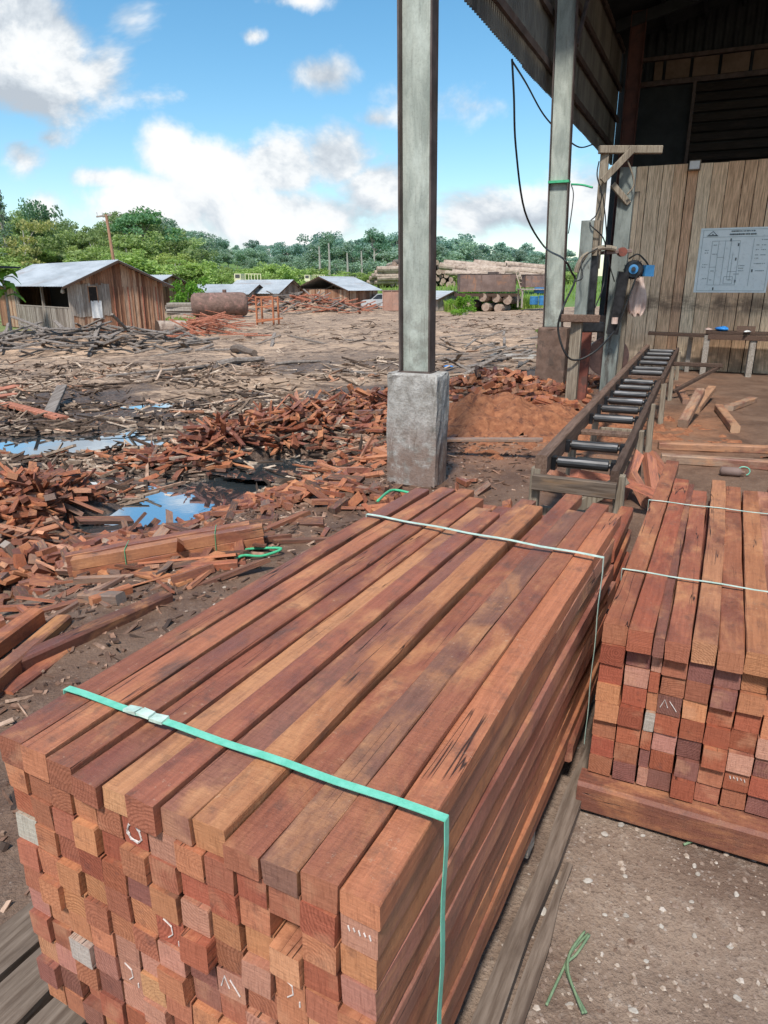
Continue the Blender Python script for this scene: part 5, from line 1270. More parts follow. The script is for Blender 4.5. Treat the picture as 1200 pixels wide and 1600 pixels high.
for k in range(75):   # red slab heap beside the boiler
    px = r.gauss(328, 28); py = 526-abs(r.gauss(0, 7)); p = ground(px, py); L = r.uniform(.8, 2.8); yaw = r.gauss(1.1, .45); d = Vector((math.sin(yaw), math.cos(yaw), r.gauss(0, .18)))
    z = r.random()*.95*math.exp(-((px-335)/40)**2); mb = MB(); a = p+Vector((0, 0, z+.05)); mb.bar(a-d*L/2, a+d*L/2, r.uniform(.07, .16), r.uniform(.04, .08))
    tag(centred(mb, 'red_slab', M['redslab']), 'raw red slab in the heap in front of the crusted boiler', 'slab', 'red slabs before the boiler')
for k in range(150):  # far red and dark waste ridge
    mx, my, rx, ry, hh = MW[9]; x = r.gauss(mx, rx*.7); y = r.gauss(my-.8, ry*.8); p = Vector((x, y, h1(x, y)+.05+r.random()*.35)); L = r.uniform(.8, 3.4); yaw = r.gauss(1.3, .6); d = Vector((math.sin(yaw), math.cos(yaw), r.gauss(0, .25)))
    mb = MB(); mb.bar(p-d*L/2, p+d*L/2, r.uniform(.1, .25), r.uniform(.05, .12)); rd = r.random() < .55
    tag(centred(mb, 'waste_slab', M['redslab'] if rd else M['scrap']), 'red waste slab on the far ridge before the small huts' if rd else 'dark waste slab on the far ridge before the small huts', 'slab', 'red slabs on the far ridge' if rd else 'dark slabs on the far ridge')

# ------------------------------------------------------------------ huts
def gable_hut(px, py, yaw, W, L, Hh, peak, ov, name, label, wallmat, roofmat='roofgrey', porch=0, ndiv=0, zg=None):
    """origin at the near gable corner; x along the gable to the other eave, y along the ridge"""
    p = ground(px, py); root = empty(name, p, yaw, label, 'hut')
    def wallmb(bw=.16, gaps=.012, seed=1):
        rr = random.Random(seed); mb = MB(); x = 0
        while x < W:
            b = bw*rr.uniform(.8, 1.25); xm = min(x+b/2, W); zt_ = Hh+(peak-Hh)*(1-abs(xm-W/2)/(W/2))
            mb.box((x+b/2, rr.uniform(-.012, .012), zt_/2), (b-gaps, .03, zt_-.02)); x += b
        return mb
    wallmb().build('gable_wall', M[wallmat], root)
    mb = MB(); y = porch
    while y < L: mb.box((0, y+.1, Hh/2), (.03, .19, Hh-.02)); y += .2
    mb.build('side_wall', M[wallmat], root)
    mb = MB(); y = 0
    while y < L: mb.box((W, y+.1, Hh/2), (.03, .19, Hh-.02)); y += .2
    mb.build('side_wall', M[wallmat], root)
    mb = MB(); x = 0
    while x < W: mb.box((x+.1, L, Hh/2), (.19, .03, Hh)); x += .2
    mb.build('end_wall', M[wallmat], root)
    for sgn, nm in ((-1, 'roof_slope'), (1, 'roof_slope')):
        mb = MB(); n = int((L+2*ov)/.12); sl = (peak-Hh)/(W/2)
        for i in range(n+1):
            y = -ov+i*(L+2*ov)/n; a = .022*(1 if i % 2 else -1)
            for x in (W/2, W/2+sgn*(W/4+ov/2), W/2+sgn*(W/2+ov)):
                z = peak+.06-abs(x-W/2)*sl+a; mb.v.append((x, y, z))
        for i in range(n):
            for k in range(2): mb.f.append((i*3+k, i*3+k+1, i*3+k+4, i*3+k+3)); mb.m.append(0)
        mb.build(nm, M[roofmat], root)
        for yy in (-ov, L+ov):
            mb = MB(); mb.bar((W/2, yy, peak-.03), (W/2+sgn*(W/2+ov), yy, peak-.03-sl*(W/2+ov)), .04, .13); mb.build('barge_board', M['darkwood'], root)
    return root
# plank hut, gable towards the viewer
HY = R(44); W = 5.5; L = 12.5; Hh = 2.75; PK = 3.95
hut = gable_hut(117, 523.5, HY, W, L, Hh, PK, .55, 'plank_hut', 'wooden plank hut with grey metal gable roof, railed porch and white sheet in its window', 'hutwood', porch=9)
def hb_(x0, x1, z0, z1, name, mat, d=.03, par=hut, y=-.03):
    mb = MB(); mb.box(((x0+x1)/2, y, (z0+z1)/2), (x1-x0, d, z1-z0)); return mb.build(name, M[mat], par)
mb = MB(); x = .05; rr = random.Random(8)
while x < 2.25: b = rr.uniform(.14, .2); mb.box((x+b/2, -.035, 1.82+rr.uniform(-.05, .05)), (b-.012, .03, 1.75)); x += b
mb.build('pale_panel', M['hutgrey'], hut)
wn = hb_(1.05, 1.5, 1.75, 2.55, 'window', 'slat', .02, hut, -.06)
mb = MB()
for (x0, x1, z0, z1) in ((1.0, 1.05, 1.7, 2.6), (1.5, 1.55, 1.7, 2.6), (1.0, 1.55, 2.55, 2.6)): mb.box(((x0+x1)/2, -.065, (z0+z1)/2), (x1-x0, .03, z1-z0))
mb.build('window_frame', M['hutwood'], wn)
mb = MB(); nx, nz = 8, 8
for i in range(nx+1):
    for k in range(nz+1): mb.v.append((1.08+i/nx*.62, -.09-.03*math.sin(i*1.4+k*.3), .85+k/nz*.95))
for i in range(nx):
    for k in range(nz): q = i*(nz+1)+k; mb.f.append((q, q+nz+1, q+nz+2, q+1)); mb.m.append(0)
mb.build('white_sheet', M['white'], wn, smooth=True)
for k in range(11):
    x = 2.5+k*.29; mb = MB(); mb.box((x, -.04, 1.35), (.05, .05, 2.4)); mb.build('batten', M['redslab' if k % 3 == 0 else 'hutwood'], hut)
mb = MB(); y = 0; rr = random.Random(4)
while y < 9.0: b = .13; mb.box((rr.uniform(-.01, .01), y+b/2, .72+rr.uniform(-.03, .03)), (.025, b-.035, 1.4)); y += b
mb.build('porch_fence', M['hutgrey'], hut)
mb = MB(); mb.bar((0, 0, 1.42), (0, 9, 1.42), .06, .07); mb.build('porch_rail', M['hutgrey'], hut)
for y in (.05, 4.2, 8.6, 9.0): mb = MB(); mb.box((0, y, Hh/2), (.13, .13, Hh)); mb.build('porch_post', M['hutgrey'], hut)
mb = MB(); mb.box((2.2, 4.6, Hh/2), (.03, 8.9, Hh)); mb.build('inner_wall', M['slat'], hut)
mb = MB(); mb.tube([(.25, 1.6, 2.18), (.25, 1.6, 2.24), (.25, 1.6, 2.36), (.25, 1.6, 2.5)], [.05, .13, .1, .02], 10); mb.build('porch_lamp', M['white'], hut)
# huts behind
def y2(px, py): return ground(px, py)
gable_hut(232, 490, R(62), 6.5, 17, 2.4, 3.6, .5, 'long_hut', 'long low hut with grey metal roof just behind the plank hut', 'hutwood')
gable_hut(436, 483, R(58), 4.6, 8, 1.9, 3.2, .45, 'small_hut', 'small grey roofed hut with a plain gable in the middle distance', 'hutgrey')
gable_hut(388, 483, R(66), 3.8, 8, 1.8, 2.7, .45, 'low_shelter', 'low grey roofed shelter left of the small hut', 'hutgrey')
h4 = gable_hut(590, 482, R(140), 8.5, 5.0, 2.2, 3.6, .5, 'weathered_hut', 'brown weathered plank hut with pale metal roof beside the parked car', 'hutwood')
p = ground(-24, 525); lr = empty('roofed_lean_to', p, 0, 'edge of a dark roofed open shelter at the far left', 'shelter')
mb = MB(); mb.box((-1.5, 0, 3.62), (6.2, 4, .09)); mb.build('roof', M['roofdark'], lr)
for x in (1.25, -2): mb = MB(); mb.box((x, -1.6, 1.8), (.16, .16, 3.6)); mb.build('post', M['hutwood'], lr)
for z in (.5, 1.05): mb = MB(); mb.box((-.3, -1.6, z), (3.2, .06, .3)); mb.build('shelf', M['hutgrey'], lr)
# utility pole with cross arm
p = ground(192, 507); p = Vector((p.x, p.y, p.z)); zt_ = at_y(184, 335, p.y).z
up_ = empty('utility_pole', p, 0, 'tall slim wooden pole with a bleached crossarm standing before the plank hut', 'pole')
mb = MB(); mb.tube([(0, 0, -.1), (-.12, 0, (zt_-p.z)*.5), (-.32, 0, zt_-p.z)], [.13, .11, .09], 10); mb.build('shaft', M['hutwood'], up_)
mb = MB(); mb.bar((-1.0, 0, zt_-p.z-.15), (.05, 0, zt_-p.z-.02), .09, .1); mb.build('crossarm', M['hutgrey'], up_)
mb = MB(); mb.bar((-.6, 0, zt_-p.z-.35), (-.28, 0, zt_-p.z-.55), .06, .06); mb.build('arm_brace', M['hutgrey'], up_)
for x in (-.95, -.6, -.1): mb = MB(); mb.tube([(x, 0, zt_-p.z-.1), (x, 0, zt_-p.z+.15)], .04, 8); mb.build('insulator', M['white'], up_)
a = ground(236, 513); b = at_y(195, 466, p.y); b.x = at_y(195, 466, p.y).x
mb = MB(); mb.tube([a, b], [.07, .05], 8); tag(centred(mb, 'prop_pole', M['hutgrey']), 'slanting pale prop pole between the cut log and the utility pole', 'pole')
# log by the hut
def log(a, b, rad, label, group=None, smat='logside', name='log', n=12, seed=0):
    rr = random.Random(seed); mb = MB(); P = [a.lerp(b, f)+Vector((rr.uniform(-.03, .03), 0, rr.uniform(-.03, .03))) for f in (0, .3, .65, 1)]
    mb.tube(P, [rad*rr.uniform(.95, 1.05) for _ in P], n, True, 0, 1); return tag(centred(mb, name, [M[smat], M['logend']]), label, 'log', group)
a = ground(247, 526); a.z += .42; b = a+Vector((1.25, .9, 0)); mb = MB(); mb.tube([a, b], [.43, .4], 18, True, 0, 1); tag(centred(mb, 'log', [M['logside'], M['darkwood']]), 'short thick cut log with a dark end lying beside the plank hut', 'log')
# boiler
a = ground(300, 496); b = ground(388, 495); a.z += 1.05; b.z += 1.05; d = (b-a).normalized()
bo = empty('old_boiler', (a+b)/2-Vector((0, 0, 1.05)), 0, 'big rust crusted boiler drum lying on its side behind red slabs', 'boiler'); O = Vector(bo.location)
mb = MB(); q = [a+d*f-O for f in (0, .12, .3, .6)]+[b-d*f-O for f in (.6, .3, .12, 0)]; mb.tube(q, [.55, .85, .98, 1.02, 1.02, .98, .88, .6], 24); mb.build('drum', M['boiler'], bo, smooth=True)
for f in (.25, .75): mb = MB(); mb.box(a.lerp(b, f)-O-Vector((0, 0, .95)), (.4, 1.5, .3)); mb.build('cradle', M['darkwood'], bo)
mb = MB(); mb.tube([a.lerp(b, .6)-O+Vector((0, 0, .95)), a.lerp(b, .6)-O+Vector((0, 0, 1.25))], .18, 12); mb.build('dome_flange', M['boiler'], bo)
p = ground(285, 492); mb = MB(); rr = random.Random(2)
for k in range(6): mb.box(p+Vector((rr.uniform(-.1, .1), rr.uniform(-.1, .1), .1+.18*k)), (2.6, 1.6, .15), Matrix.Rotation(rr.uniform(-.1, .1), 3, 'Z'))
tag(centred(mb, 'board_pile', M['hutgrey']), 'low pile of grey boards left of the boiler', 'board pile')
# rust frame
p = ground(402, 508); fr_ = empty('rusty_frame', p, R(-15), 'open orange rusty steel frame standing right of the boiler', 'frame')
for x in (0, 1.25):
    for y in (0, .9): mb = MB(); mb.box((x, y, .95), (.11, .11, 1.9)); mb.build('upright', M['rustor'], fr_)
for z in (.35, 1.85, 1.2):
    mb = MB(); mb.bar((0, 0, z), (1.25, 0, z+.05), .1, .1); mb.build('cross_member', M['rustor'], fr_)
mb = MB(); mb.bar((0, .9, 1.8), (1.25, .9, 1.8), .1, .1); mb.build('cross_member', M['rustor'], fr_)
mb = MB(); mb.bar((0, -.1, .2), (2.1, -.4, .5), .12, .12); mb.build('cross_member', M['rustor'], fr_)
# rust red container
p = ground(598, 485.5); q = at_y(652, 484, p.y); cont = empty('steel_bin', p, 0, 'rust red steel bin standing behind the tall column', 'bin')
wl = q.x-p.x; hh = at_y(598, 455, p.y).z-p.z
mb = MB(); mb.box((wl/2, 1.2, hh/2), (wl, 2.4, hh)); mb.build('body', M['rustred'], cont)
for x in np.linspace(.02, wl-.02, 5): mb = MB(); mb.box((x, -.03, hh/2), (.09, .06, hh)); mb.build('rib', M['rustred'], cont)
mb = MB(); mb.box((wl/2, 1.2, hh+.05), (wl+.12, 2.5, .1)); mb.build('rim', M['rust'], cont)
rr_ = gable_hut(684, 486, R(30), 3.5, 3.5, 1.3, 2.0, .4, 'low_roofed_pen', 'low grey roofed pen just right of the tall column', 'hutgrey')
# parked car
p = ground(570, 483); car = empty('parked_car', p, R(8), 'silver pickup car parked between the weathered hut and the steel bin', 'car')
def extr(prof, y0, y1, name, mat, par, mi=None):
    mb = MB(); n = len(prof); mb.v = [(x, y0, z) for x, z in prof]+[(x, y1, z) for x, z in prof]
    mb.f = [tuple(range(n)), tuple(range(2*n-1, n-1, -1))]+[(i, n+i, n+(i+1) % n, (i+1) % n) for i in range(n)]; mb.m = [0]*len(mb.f); return mb.build(name, M[mat], par)
cb2 = extr([(-.45, .45), (-.45, .95), (-.3, 1.08), (.85, 1.16), (4.6, 1.12), (4.65, .5), (4.2, .42), (0, .4)], 0, 1.8, 'body', 'carpaint', car)
cab = extr([(.75, 1.15), (1.5, 1.75), (2.9, 1.78), (3.2, 1.14)], .12, 1.68, 'cabin', 'carpaint', car)
extr([(.92, 1.2), (1.52, 1.68), (2.05, 1.7), (2.05, 1.2)], .10, .12, 'side_window', 'glass', car); extr([(2.15, 1.2), (2.15, 1.7), (2.8, 1.7), (3.0, 1.2)], .10, .12, 'side_window', 'glass', car)
mb = MB(); mb.add([(.78, .2, 1.2), (1.47, .22, 1.72), (1.47, 1.58, 1.72), (.78, 1.6, 1.2)], [(0, 1, 2, 3)]); mb.v = [(x-.03, y, z+.03) for x, y, z in mb.v]; mb.build('windscreen', M['glass'], car)
for x in (.45, 3.6):
    for y in (.0, 1.8):
        mb = MB(); mb.tube([(x, y-.03, .37), (x, y+.18 if y == 0 else y-.2, .37)], .38, 16); wh = mb.build('wheel', M['tyre'], car)
        mb = MB(); mb.tube([(x, y-.04 if y == 0 else y-.01, .37), (x, y-.045 if y == 0 else y+.03, .37)], .22, 12); mb.build('rim', M['white'], wh)
for y in (.25, 1.55): mb = MB(); mb.box((-.44, y, .9), (.06, .36, .16), None, 0, .01); mb.build('headlight', M['white'], car)
mb = MB(); mb.box((-.455, .9, .86), (.05, .8, .2)); mb.build('grille', M['glass'], car)
mb = MB(); mb.box((-.48, .9, .52), (.12, 1.75, .18), None, 0, .01); mb.build('bumper', M['darksteel'], car)
# rusty tank on logs
YT = ground(750, 487).y
def box_px(x0, x1, y0, y1, Y, dep, name, label, cat, mat, ribs=0):
    a = at_y(x0, y1, Y); b = at_y(x1, y0, Y); root = empty(name, (a.x, Y, a.z), 0, label, cat); wl, hh = b.x-a.x, b.z-a.z
    mb = MB(); mb.box((wl/2, dep/2, hh/2), (wl, dep, hh), None, 0, .03); mb.build('body', M[mat], root)
    for k in range(ribs): mb = MB(); mb.box((wl*(k+.5)/ribs, -.03, hh/2), (.1, .06, hh)); mb.build('rib', M[mat], root)
    mb = MB(); mb.box((wl/2, dep/2, hh+.04), (wl+.08, dep+.08, .08)); mb.build('rim', M['coledge'], root)
    return root, wl, hh
tank, wl, hh = box_px(719, 807, 429, 456, YT, 3.0, 'rusty_tank', 'long rusty steel tank raised on logs above the tall grass', 'tank', 'rust', 4)
mb = MB(); mb.box((wl*.6, .6, hh+.15), (1.0, .5, .22)); mb.build('hatch', M['coledge'], tank)
tk2, wl2, hh2 = box_px(821, 858, 430, 449, YT-3, 3.0, 'grey_tank', 'smaller grey steel tank half hidden by the second column', 'tank', 'rust', 2)
for k, (x, zpx, rd, lab) in enumerate([(730, 476, .45, 'dark log propping the left end of the rusty tank'), (754, 465, .42, 'pale log with a round end under the middle of the rusty tank'), (758, 480, .4, 'lowest pale log under the rusty tank'), (775, 466, .42, 'grey log next to the pale log under the rusty tank'), (793, 468, .45, 'dark log under the right end of the rusty tank'), (778, 482, .4, 'grey lower log under the right half of the rusty tank')]):
    c_ = at_y(x, zpx, YT+.1); log(c_, c_+Vector((1.3, 2.2, 0)), rd, lab, None, 'bark' if 'dark' in lab else 'logside', seed=k)
mb = MB(); c_ = at_y(762, 461, YT+.3); mb.box(c_, (6.2, .5, .28)); mb.box(c_+Vector((0, 1.6, 0)), (6.2, .4, .28)); tag(centred(mb, 'support_beam', M['darkwood']), 'dark beam carrying the rusty tank on its logs', 'beam')
a0, a1, b0, b1 = at_y(805, 422, YT-.5), at_y(815, 456, YT-1.2), at_y(810, 421, YT-.5), at_y(822, 455, YT-1.2)
lad = empty('ladder', a1, 0, 'pale wooden ladder leaning at the right end of the rusty tank', 'ladder'); O = Vector(a1)
for (u_, v_) in ((a0, a1), (b0, b1)): mb = MB(); mb.bar(u_-O, v_-O, .09, .09, up=Vector((0, 1, 0))); mb.build('ladder_rail', M['logside'], lad)
for k in range(6): f = (k+.5)/6; mb = MB(); mb.bar(a0.lerp(a1, f)-O, b0.lerp(b1, f)-O, .07, .07); mb.build('rung', M['logside'], lad)
c_ = at_y(844, 466, YT-5); c_.z = at_y(844, 479, YT-5).z
for k, (px, py0, py1) in enumerate(((843, 449, 458), (834, 463, 476), (848, 462, 477))):
    Yd = YT-4-k; b_ = at_y(px, py1, Yd); t_ = at_y(px, py0, Yd); mb = MB(); rd = .5 if k == 0 else .38; hgt = t_.z-b_.z
    mb.tube([(0, 0, 0), (0, 0, .03), (0, 0, hgt*.33), (0, 0, hgt*.35), (0, 0, hgt*.66), (0, 0, hgt*.68), (0, 0, hgt-.02), (0, 0, hgt)], [rd*.96, rd, rd, rd*1.03, rd*1.03, rd, rd, rd*.94], 16)
    tag(mb.build('barrel', M['blue'], None, b_), ['blue barrel on top of the pale frame near the second column', 'blue barrel standing inside the pale frame', 'blue barrel partly hidden behind the second column'][k], 'barrel')
a = ground(818, 480); fm = empty('timber_rack', at_y(815, 481, YT-4.5), 0, 'pale timber rack holding blue barrels beside the second column', 'rack')
for x in (0, 3.0):
    for y in (0, 2): mb = MB(); mb.box((x, y, .8), (.14, .14, 1.6)); mb.build('post', M['hutgrey'], fm)
mb = MB(); mb.box((1.5, 1, 1.62), (3.3, 2.3, .1)); mb.build('deck', M['hutgrey'], fm)
mb = MB(); mb.bar((.9, -.1, 1.0), (2.9, -.4, .0), .16, .1); mb.build('brace', M['hutgrey'], fm)

# ------------------------------------------------------------------ log piles on the far bank
r = random.Random(44); YL = 122
for row in range(6):
    n = 13-row
    for k in range(n):
        px = 594+row*4.5+k*9.6+r.uniform(-2, 2); py = 444-row*6.6+r.uniform(-1.5, 1.5); c_ = at_y(px, py, YL+r.uniform(-.6, .6)); rd = r.uniform(.34, .56)
        log(c_, c_+Vector((r.uniform(-1, 1), 6, r.uniform(-.2, .2))), rd, 'sawlog end in the tall dark log stack behind the steel column', 'logs seen end-on in the tall stack', r.choice(['bark', 'logside', 'bark']), 'sawlog', 9, k+row*20)
for k in range(9):
    py = 441-5.2*(k//2)+r.uniform(-1, 1); px = 573+12*(k % 2)+4*(k//2); c_ = at_y(px, py, YL-1.5+r.random()); log(c_, c_+Vector((r.uniform(4.5, 6.5), r.uniform(1, 2), r.uniform(-.1, .3))), r.uniform(.33, .5), 'long pale sawlog at the left side of the tall log stack', 'long logs left of the tall stack', 'logside', 'sawlog', 9, k)
for k in range(26):
    x0 = r.uniform(680, 800); ln = r.uniform(45, 110); x1 = min(x0+ln, 852); f0 = (x0-680)/170; y0 = 403+r.uniform(0, 26)+f0*16; y1 = y0+(x1-x0)*.10
    if y1 > 436: continue
    Yk = YL-9+(y0-403)*-.12+r.uniform(-.5, .5); log(at_y(x0, y0, Yk), at_y(x1, y1, Yk-2), r.uniform(.34, .55), 'long weathered log in the heap lying above the rusty tank', 'long logs above the rusty tank', r.choice(['logside', 'logside', 'bark']), 'sawlog', 12, 60+k)
# pale machines half hidden behind the huts
def stake_truck(px, py, Y, sc_, label):
    p = at_y(px, py, Y); root = empty('log_truck', p, R(-10), label, 'truck')
    def b(x, y, z, a, c_, d, name, mat): mb = MB(); mb.box((x*sc_, y*sc_, z*sc_), (a*sc_, c_*sc_, d*sc_)); return mb.build(name, M[mat], root)
    b(2.4, 1, .9, 4.6, 1.8, .22, 'chassis', 'yellowpale'); cb_ = b(.5, 1, 1.75, 1.3, 1.9, 1.4, 'cab', 'yellowpale'); b(.5, .02, 2.0, .9, .06, .6, 'cab_window', 'glass')
    for x in (2.0, 3.2, 4.4): b(x, .1, 1.7, .12, .12, 1.5, 'stake', 'yellowpale'); b(x, 1.9, 1.7, .12, .12, 1.5, 'stake', 'yellowpale')
    b(3.2, .1, 2.4, 2.6, .1, .1, 'rail', 'yellowpale'); b(3.2, 1.9, 2.4, 2.6, .1, .1, 'rail', 'yellowpale')
    for x in (.6, 3.4, 4.3):
        for y in (.1, 1.9): mb = MB(); mb.tube([(x*sc_, (y-.12)*sc_, .45*sc_), (x*sc_, (y+.12)*sc_, .45*sc_)], .45*sc_, 14); mb.build('wheel', M['tyre'], root)
M['yellowpale'] = mat_noise('sun bleached yellow', (.58, .56, .34), (.72, .7, .48), 3, .6, .1, .002)
stake_truck(368, 449, 100, .72, 'bleached yellow stake truck half hidden behind the low shelter'); stake_truck(477, 446, 108, .6, 'bleached yellow stake truck peeking over the small hut roof')

# ------------------------------------------------------------------ plants and trees
def leafquad(mb, c, l, w_, rr, up=.4):
    n = Vector((rr.gauss(0, 1), rr.gauss(0, 1), rr.gauss(0, 1)+up)).normalized(); a = n.cross(Vector((rr.gauss(0, 1), rr.gauss(0, 1), rr.gauss(0, 1)))).normalized(); b = n.cross(a)
    mb.add([c-a*l*.5, c+b*w_*.5, c+a*l*.5, c-b*w_*.5], [(0, 1, 2, 3)])
def crown(seed, kind):
    rr = random.Random(seed); mb = MB(); cl = []
    if kind == 'round': cl = [(Vector((rr.gauss(0, .17), rr.gauss(0, .17), rr.uniform(.34, .9))), rr.uniform(.11, .18)) for _ in range(26)]; nl, ls = 105, .046
    elif kind == 'dome': cl = [(Vector((.42*math.cos(a)*q, .42*math.sin(a)*q, .92-.33*q*q+rr.uniform(-.08, .03))), rr.uniform(.09, .14)) for a, q in [(rr.uniform(0, 6.3), math.sqrt(rr.random())) for _ in range(30)]]; nl, ls = 95, .036
    elif kind == 'tall': cl = [(Vector((rr.gauss(0, .09), rr.gauss(0, .09), rr.uniform(.32, .95))), rr.uniform(.07, .13)) for _ in range(28)]; nl, ls = 95, .036
    elif kind == 'layer': cl = [(Vector((rr.gauss(0, .2), rr.gauss(0, .2), rr.choice([.34, .5, .66, .82])+rr.uniform(-.03, .03))), rr.uniform(.08, .14)) for _ in range(24)]; nl, ls = 95, .038
    elif kind == 'spire': cl = [(Vector((math.cos(k*2.4)*.16*(1.05-f)*q, math.sin(k*2.4)*.16*(1.05-f)*q, .35+.63*f-.03*q)), .035+.02*(1-f)) for k, f in enumerate(np.linspace(0, 1, 26)) for q in (.5, 1.0)]; nl, ls = 26, .026
    elif kind == 'bush': cl = [(Vector((rr.gauss(0, .26), rr.gauss(0, .26), rr.uniform(.12, .8)*(1-.25*rr.random()))), rr.uniform(.12, .2)) for _ in range(22)]; nl, ls = 90, .06
    for (c, q) in cl:
        flat = .55 if kind in ('layer', 'dome') else .8
        for _ in range(nl):
            d = Vector((rr.gauss(0, 1), rr.gauss(0, 1), rr.gauss(0, 1))).normalized()*q*(rr.random()**.4)
            d.z *= flat; leafquad(mb, c+d, ls*rr.uniform(.7, 1.5), ls*rr.uniform(.5, .9), rr)
    tk = MB(); topz = max(c.z for c, q in cl)*.9
    tr = .018 if kind in ('tall', 'spire') else .026
    if kind != 'bush': tk.tube([(0, 0, -.04), (.008, 0, .2), (-.006, .008, .5), (0, 0, topz)], [tr*1.3, tr, tr*.8, tr*.2], 7)
    for (c, q) in cl[::3]:
        z0 = c.z*.72 if kind != 'bush' else 0.0; tk.tube([(0, 0, z0), (c.x*.5, c.y*.5, (z0+c.z)/2), tuple(c)], [tr*.5, tr*.35, tr*.12], 5)
    return mb, tk
KINDS = ['round', 'dome', 'tall', 'layer', 'spire', 'bush']
PROTO = {}
for ki, k in enumerate(KINDS):
    for v_ in range(3 if k in ('round', 'tall', 'bush') else 2):
        a, b = crown(100+ki*10+v_, k)
        PROTO.setdefault(k, []).append((a, b, b.mesh('trunk', M['trunk'])))
CACHE = {}
def tree(p, hgt, wid, kind, var, leaf, tint, name, label, cat, group=None, rz=0):
    a, b, tm = PROTO[kind][var % len(PROTO[kind])]
    key = (kind, var % len(PROTO[kind]), leaf)
    if key not in CACHE: CACHE[key] = a.mesh('crown', M[leaf])
    root = empty(name, p, rz, label, cat, group); root.scale = (wid, wid, hgt)
    t = bpy.data.objects.new('trunk' if kind != 'bush' else 'stem', tm); col.objects.link(t); t.parent = root
    c = bpy.data.objects.new('crown' if kind != 'bush' else 'foliage', CACHE[key]); col.objects.link(c); c.parent = root; c.color = (*tint, 1)
    return root
PROF = [(-700, 330), (-300, 322), (0, 335), (60, 318), (100, 345), (130, 340), (165, 356), (190, 330), (240, 325), (285, 345), (310, 362), (340, 362), (370, 378), (400, 372), (440, 378), (480, 374), (510, 364), (545, 362), (575, 374), (600, 360), (640, 368), (690, 364), (720, 364), (760, 378), (800, 376), (830, 382), (860, 386), (930, 390), (1000, 388), (1500, 380)]
def prof(px): return float(np.interp(px, [a for a, b in PROF], [b for a, b in PROF]))
r = random.Random(77)
def place(px, ptop, Y, kind, leaf, tint, wratio, name, label, cat, group=None):
    d = ray(px, 445); X = d.x/d.y*Y; z = h1(X, Y)-.3; zt_ = at_y(px, ptop, Y).z; hgt = max(zt_-z, 2.5)
    return tree((X, Y, z), hgt, hgt*wratio, kind, r.randrange(3), leaf, tint, name, label, cat, group, r.uniform(0, 6.28))
px = -330
while px < 905:      # far skyline
    k = r.choice(['round', 'round', 'tall', 'dome', 'tall', 'layer']); far = sm(150, 450, px); Y = 165+85*far+r.uniform(-12, 18)
    g = r.uniform(.75, 1.15); tint = (g*(.95-.05*far), g, g*(.95+.35*far))  # tint turns bluer along the far wood: haze painted as leaf colour
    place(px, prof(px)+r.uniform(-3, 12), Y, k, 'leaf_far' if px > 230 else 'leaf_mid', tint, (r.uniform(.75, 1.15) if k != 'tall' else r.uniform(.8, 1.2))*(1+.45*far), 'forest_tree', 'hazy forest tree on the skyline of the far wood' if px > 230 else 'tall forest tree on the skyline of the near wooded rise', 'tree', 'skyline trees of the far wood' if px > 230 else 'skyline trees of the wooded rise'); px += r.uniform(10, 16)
px = -150
while px < 905:      # second row
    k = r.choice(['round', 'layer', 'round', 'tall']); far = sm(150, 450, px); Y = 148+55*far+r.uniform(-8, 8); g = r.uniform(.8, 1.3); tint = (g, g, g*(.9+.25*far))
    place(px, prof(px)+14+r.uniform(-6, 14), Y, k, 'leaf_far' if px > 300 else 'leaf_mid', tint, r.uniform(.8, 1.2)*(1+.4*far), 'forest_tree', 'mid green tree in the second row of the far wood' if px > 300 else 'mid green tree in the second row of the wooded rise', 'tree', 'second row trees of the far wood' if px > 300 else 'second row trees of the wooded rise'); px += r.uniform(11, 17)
px = -150
while px < 905:      # filler row
    far = sm(150, 450, px); Y = 138+30*far+r.uniform(-6, 6); g = r.uniform(.75, 1.2)
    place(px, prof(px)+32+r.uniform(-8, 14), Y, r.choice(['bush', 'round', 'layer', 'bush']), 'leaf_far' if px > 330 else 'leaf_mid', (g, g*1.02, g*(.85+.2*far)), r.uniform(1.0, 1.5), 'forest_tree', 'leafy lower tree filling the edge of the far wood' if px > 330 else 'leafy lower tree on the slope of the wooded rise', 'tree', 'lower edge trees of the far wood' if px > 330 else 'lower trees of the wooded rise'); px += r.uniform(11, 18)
px = -330
while px < 905:      # bright front fringe
    k = r.choice(['bush', 'layer', 'round', 'bush']); g = r.uniform(.8, 1.25)
    left = px < 470; top = (r.uniform(372, 412) if px < 330 else r.uniform(400, 425)) if left else r.uniform(405, 432)
    place(px, top, 128+r.uniform(-4, 8), k, 'leaf_mid', (g*1.05, g*1.1, g*.8), r.uniform(1.1, 1.9), 'fringe_tree', 'bright green low tree in front of the wooded rise' if left else 'bright green low tree along the foot of the far wood', 'tree', 'low trees before the wooded rise' if left else 'low trees along the far wood'); px += r.uniform(12, 22)
px = -150
while px < 470:       # third row on the left rise
    g = r.uniform(.8, 1.25); place(px, prof(px)+48+r.uniform(-8, 14), 139+r.uniform(-4, 5), r.choice(['round', 'layer', 'bush']), 'leaf_mid', (g*1.1, g*1.05, g*.75), r.uniform(.9, 1.3), 'forest_tree', 'light green spreading tree halfway up the wooded rise', 'tree', 'light green trees halfway up the rise'); px += r.uniform(13, 21)
place(18, 288, 132, 'spire', 'leaf_far', (.75, .8, .8), .9, 'spire_tree', 'thin spire tree with open whorled branches, tallest at the far left', 'tree')
place(66, 312, 150, 'round', 'leaf_far', (.6, .75, .65), .7, 'dark_tree', 'dark rounded tree top beside the thin spire tree', 'tree')
place(232, 322, 150, 'dome', 'leaf_far', (.62, .85, .6), 1.25, 'dome_tree', 'big dark domed tree rising behind the plank hut', 'tree')
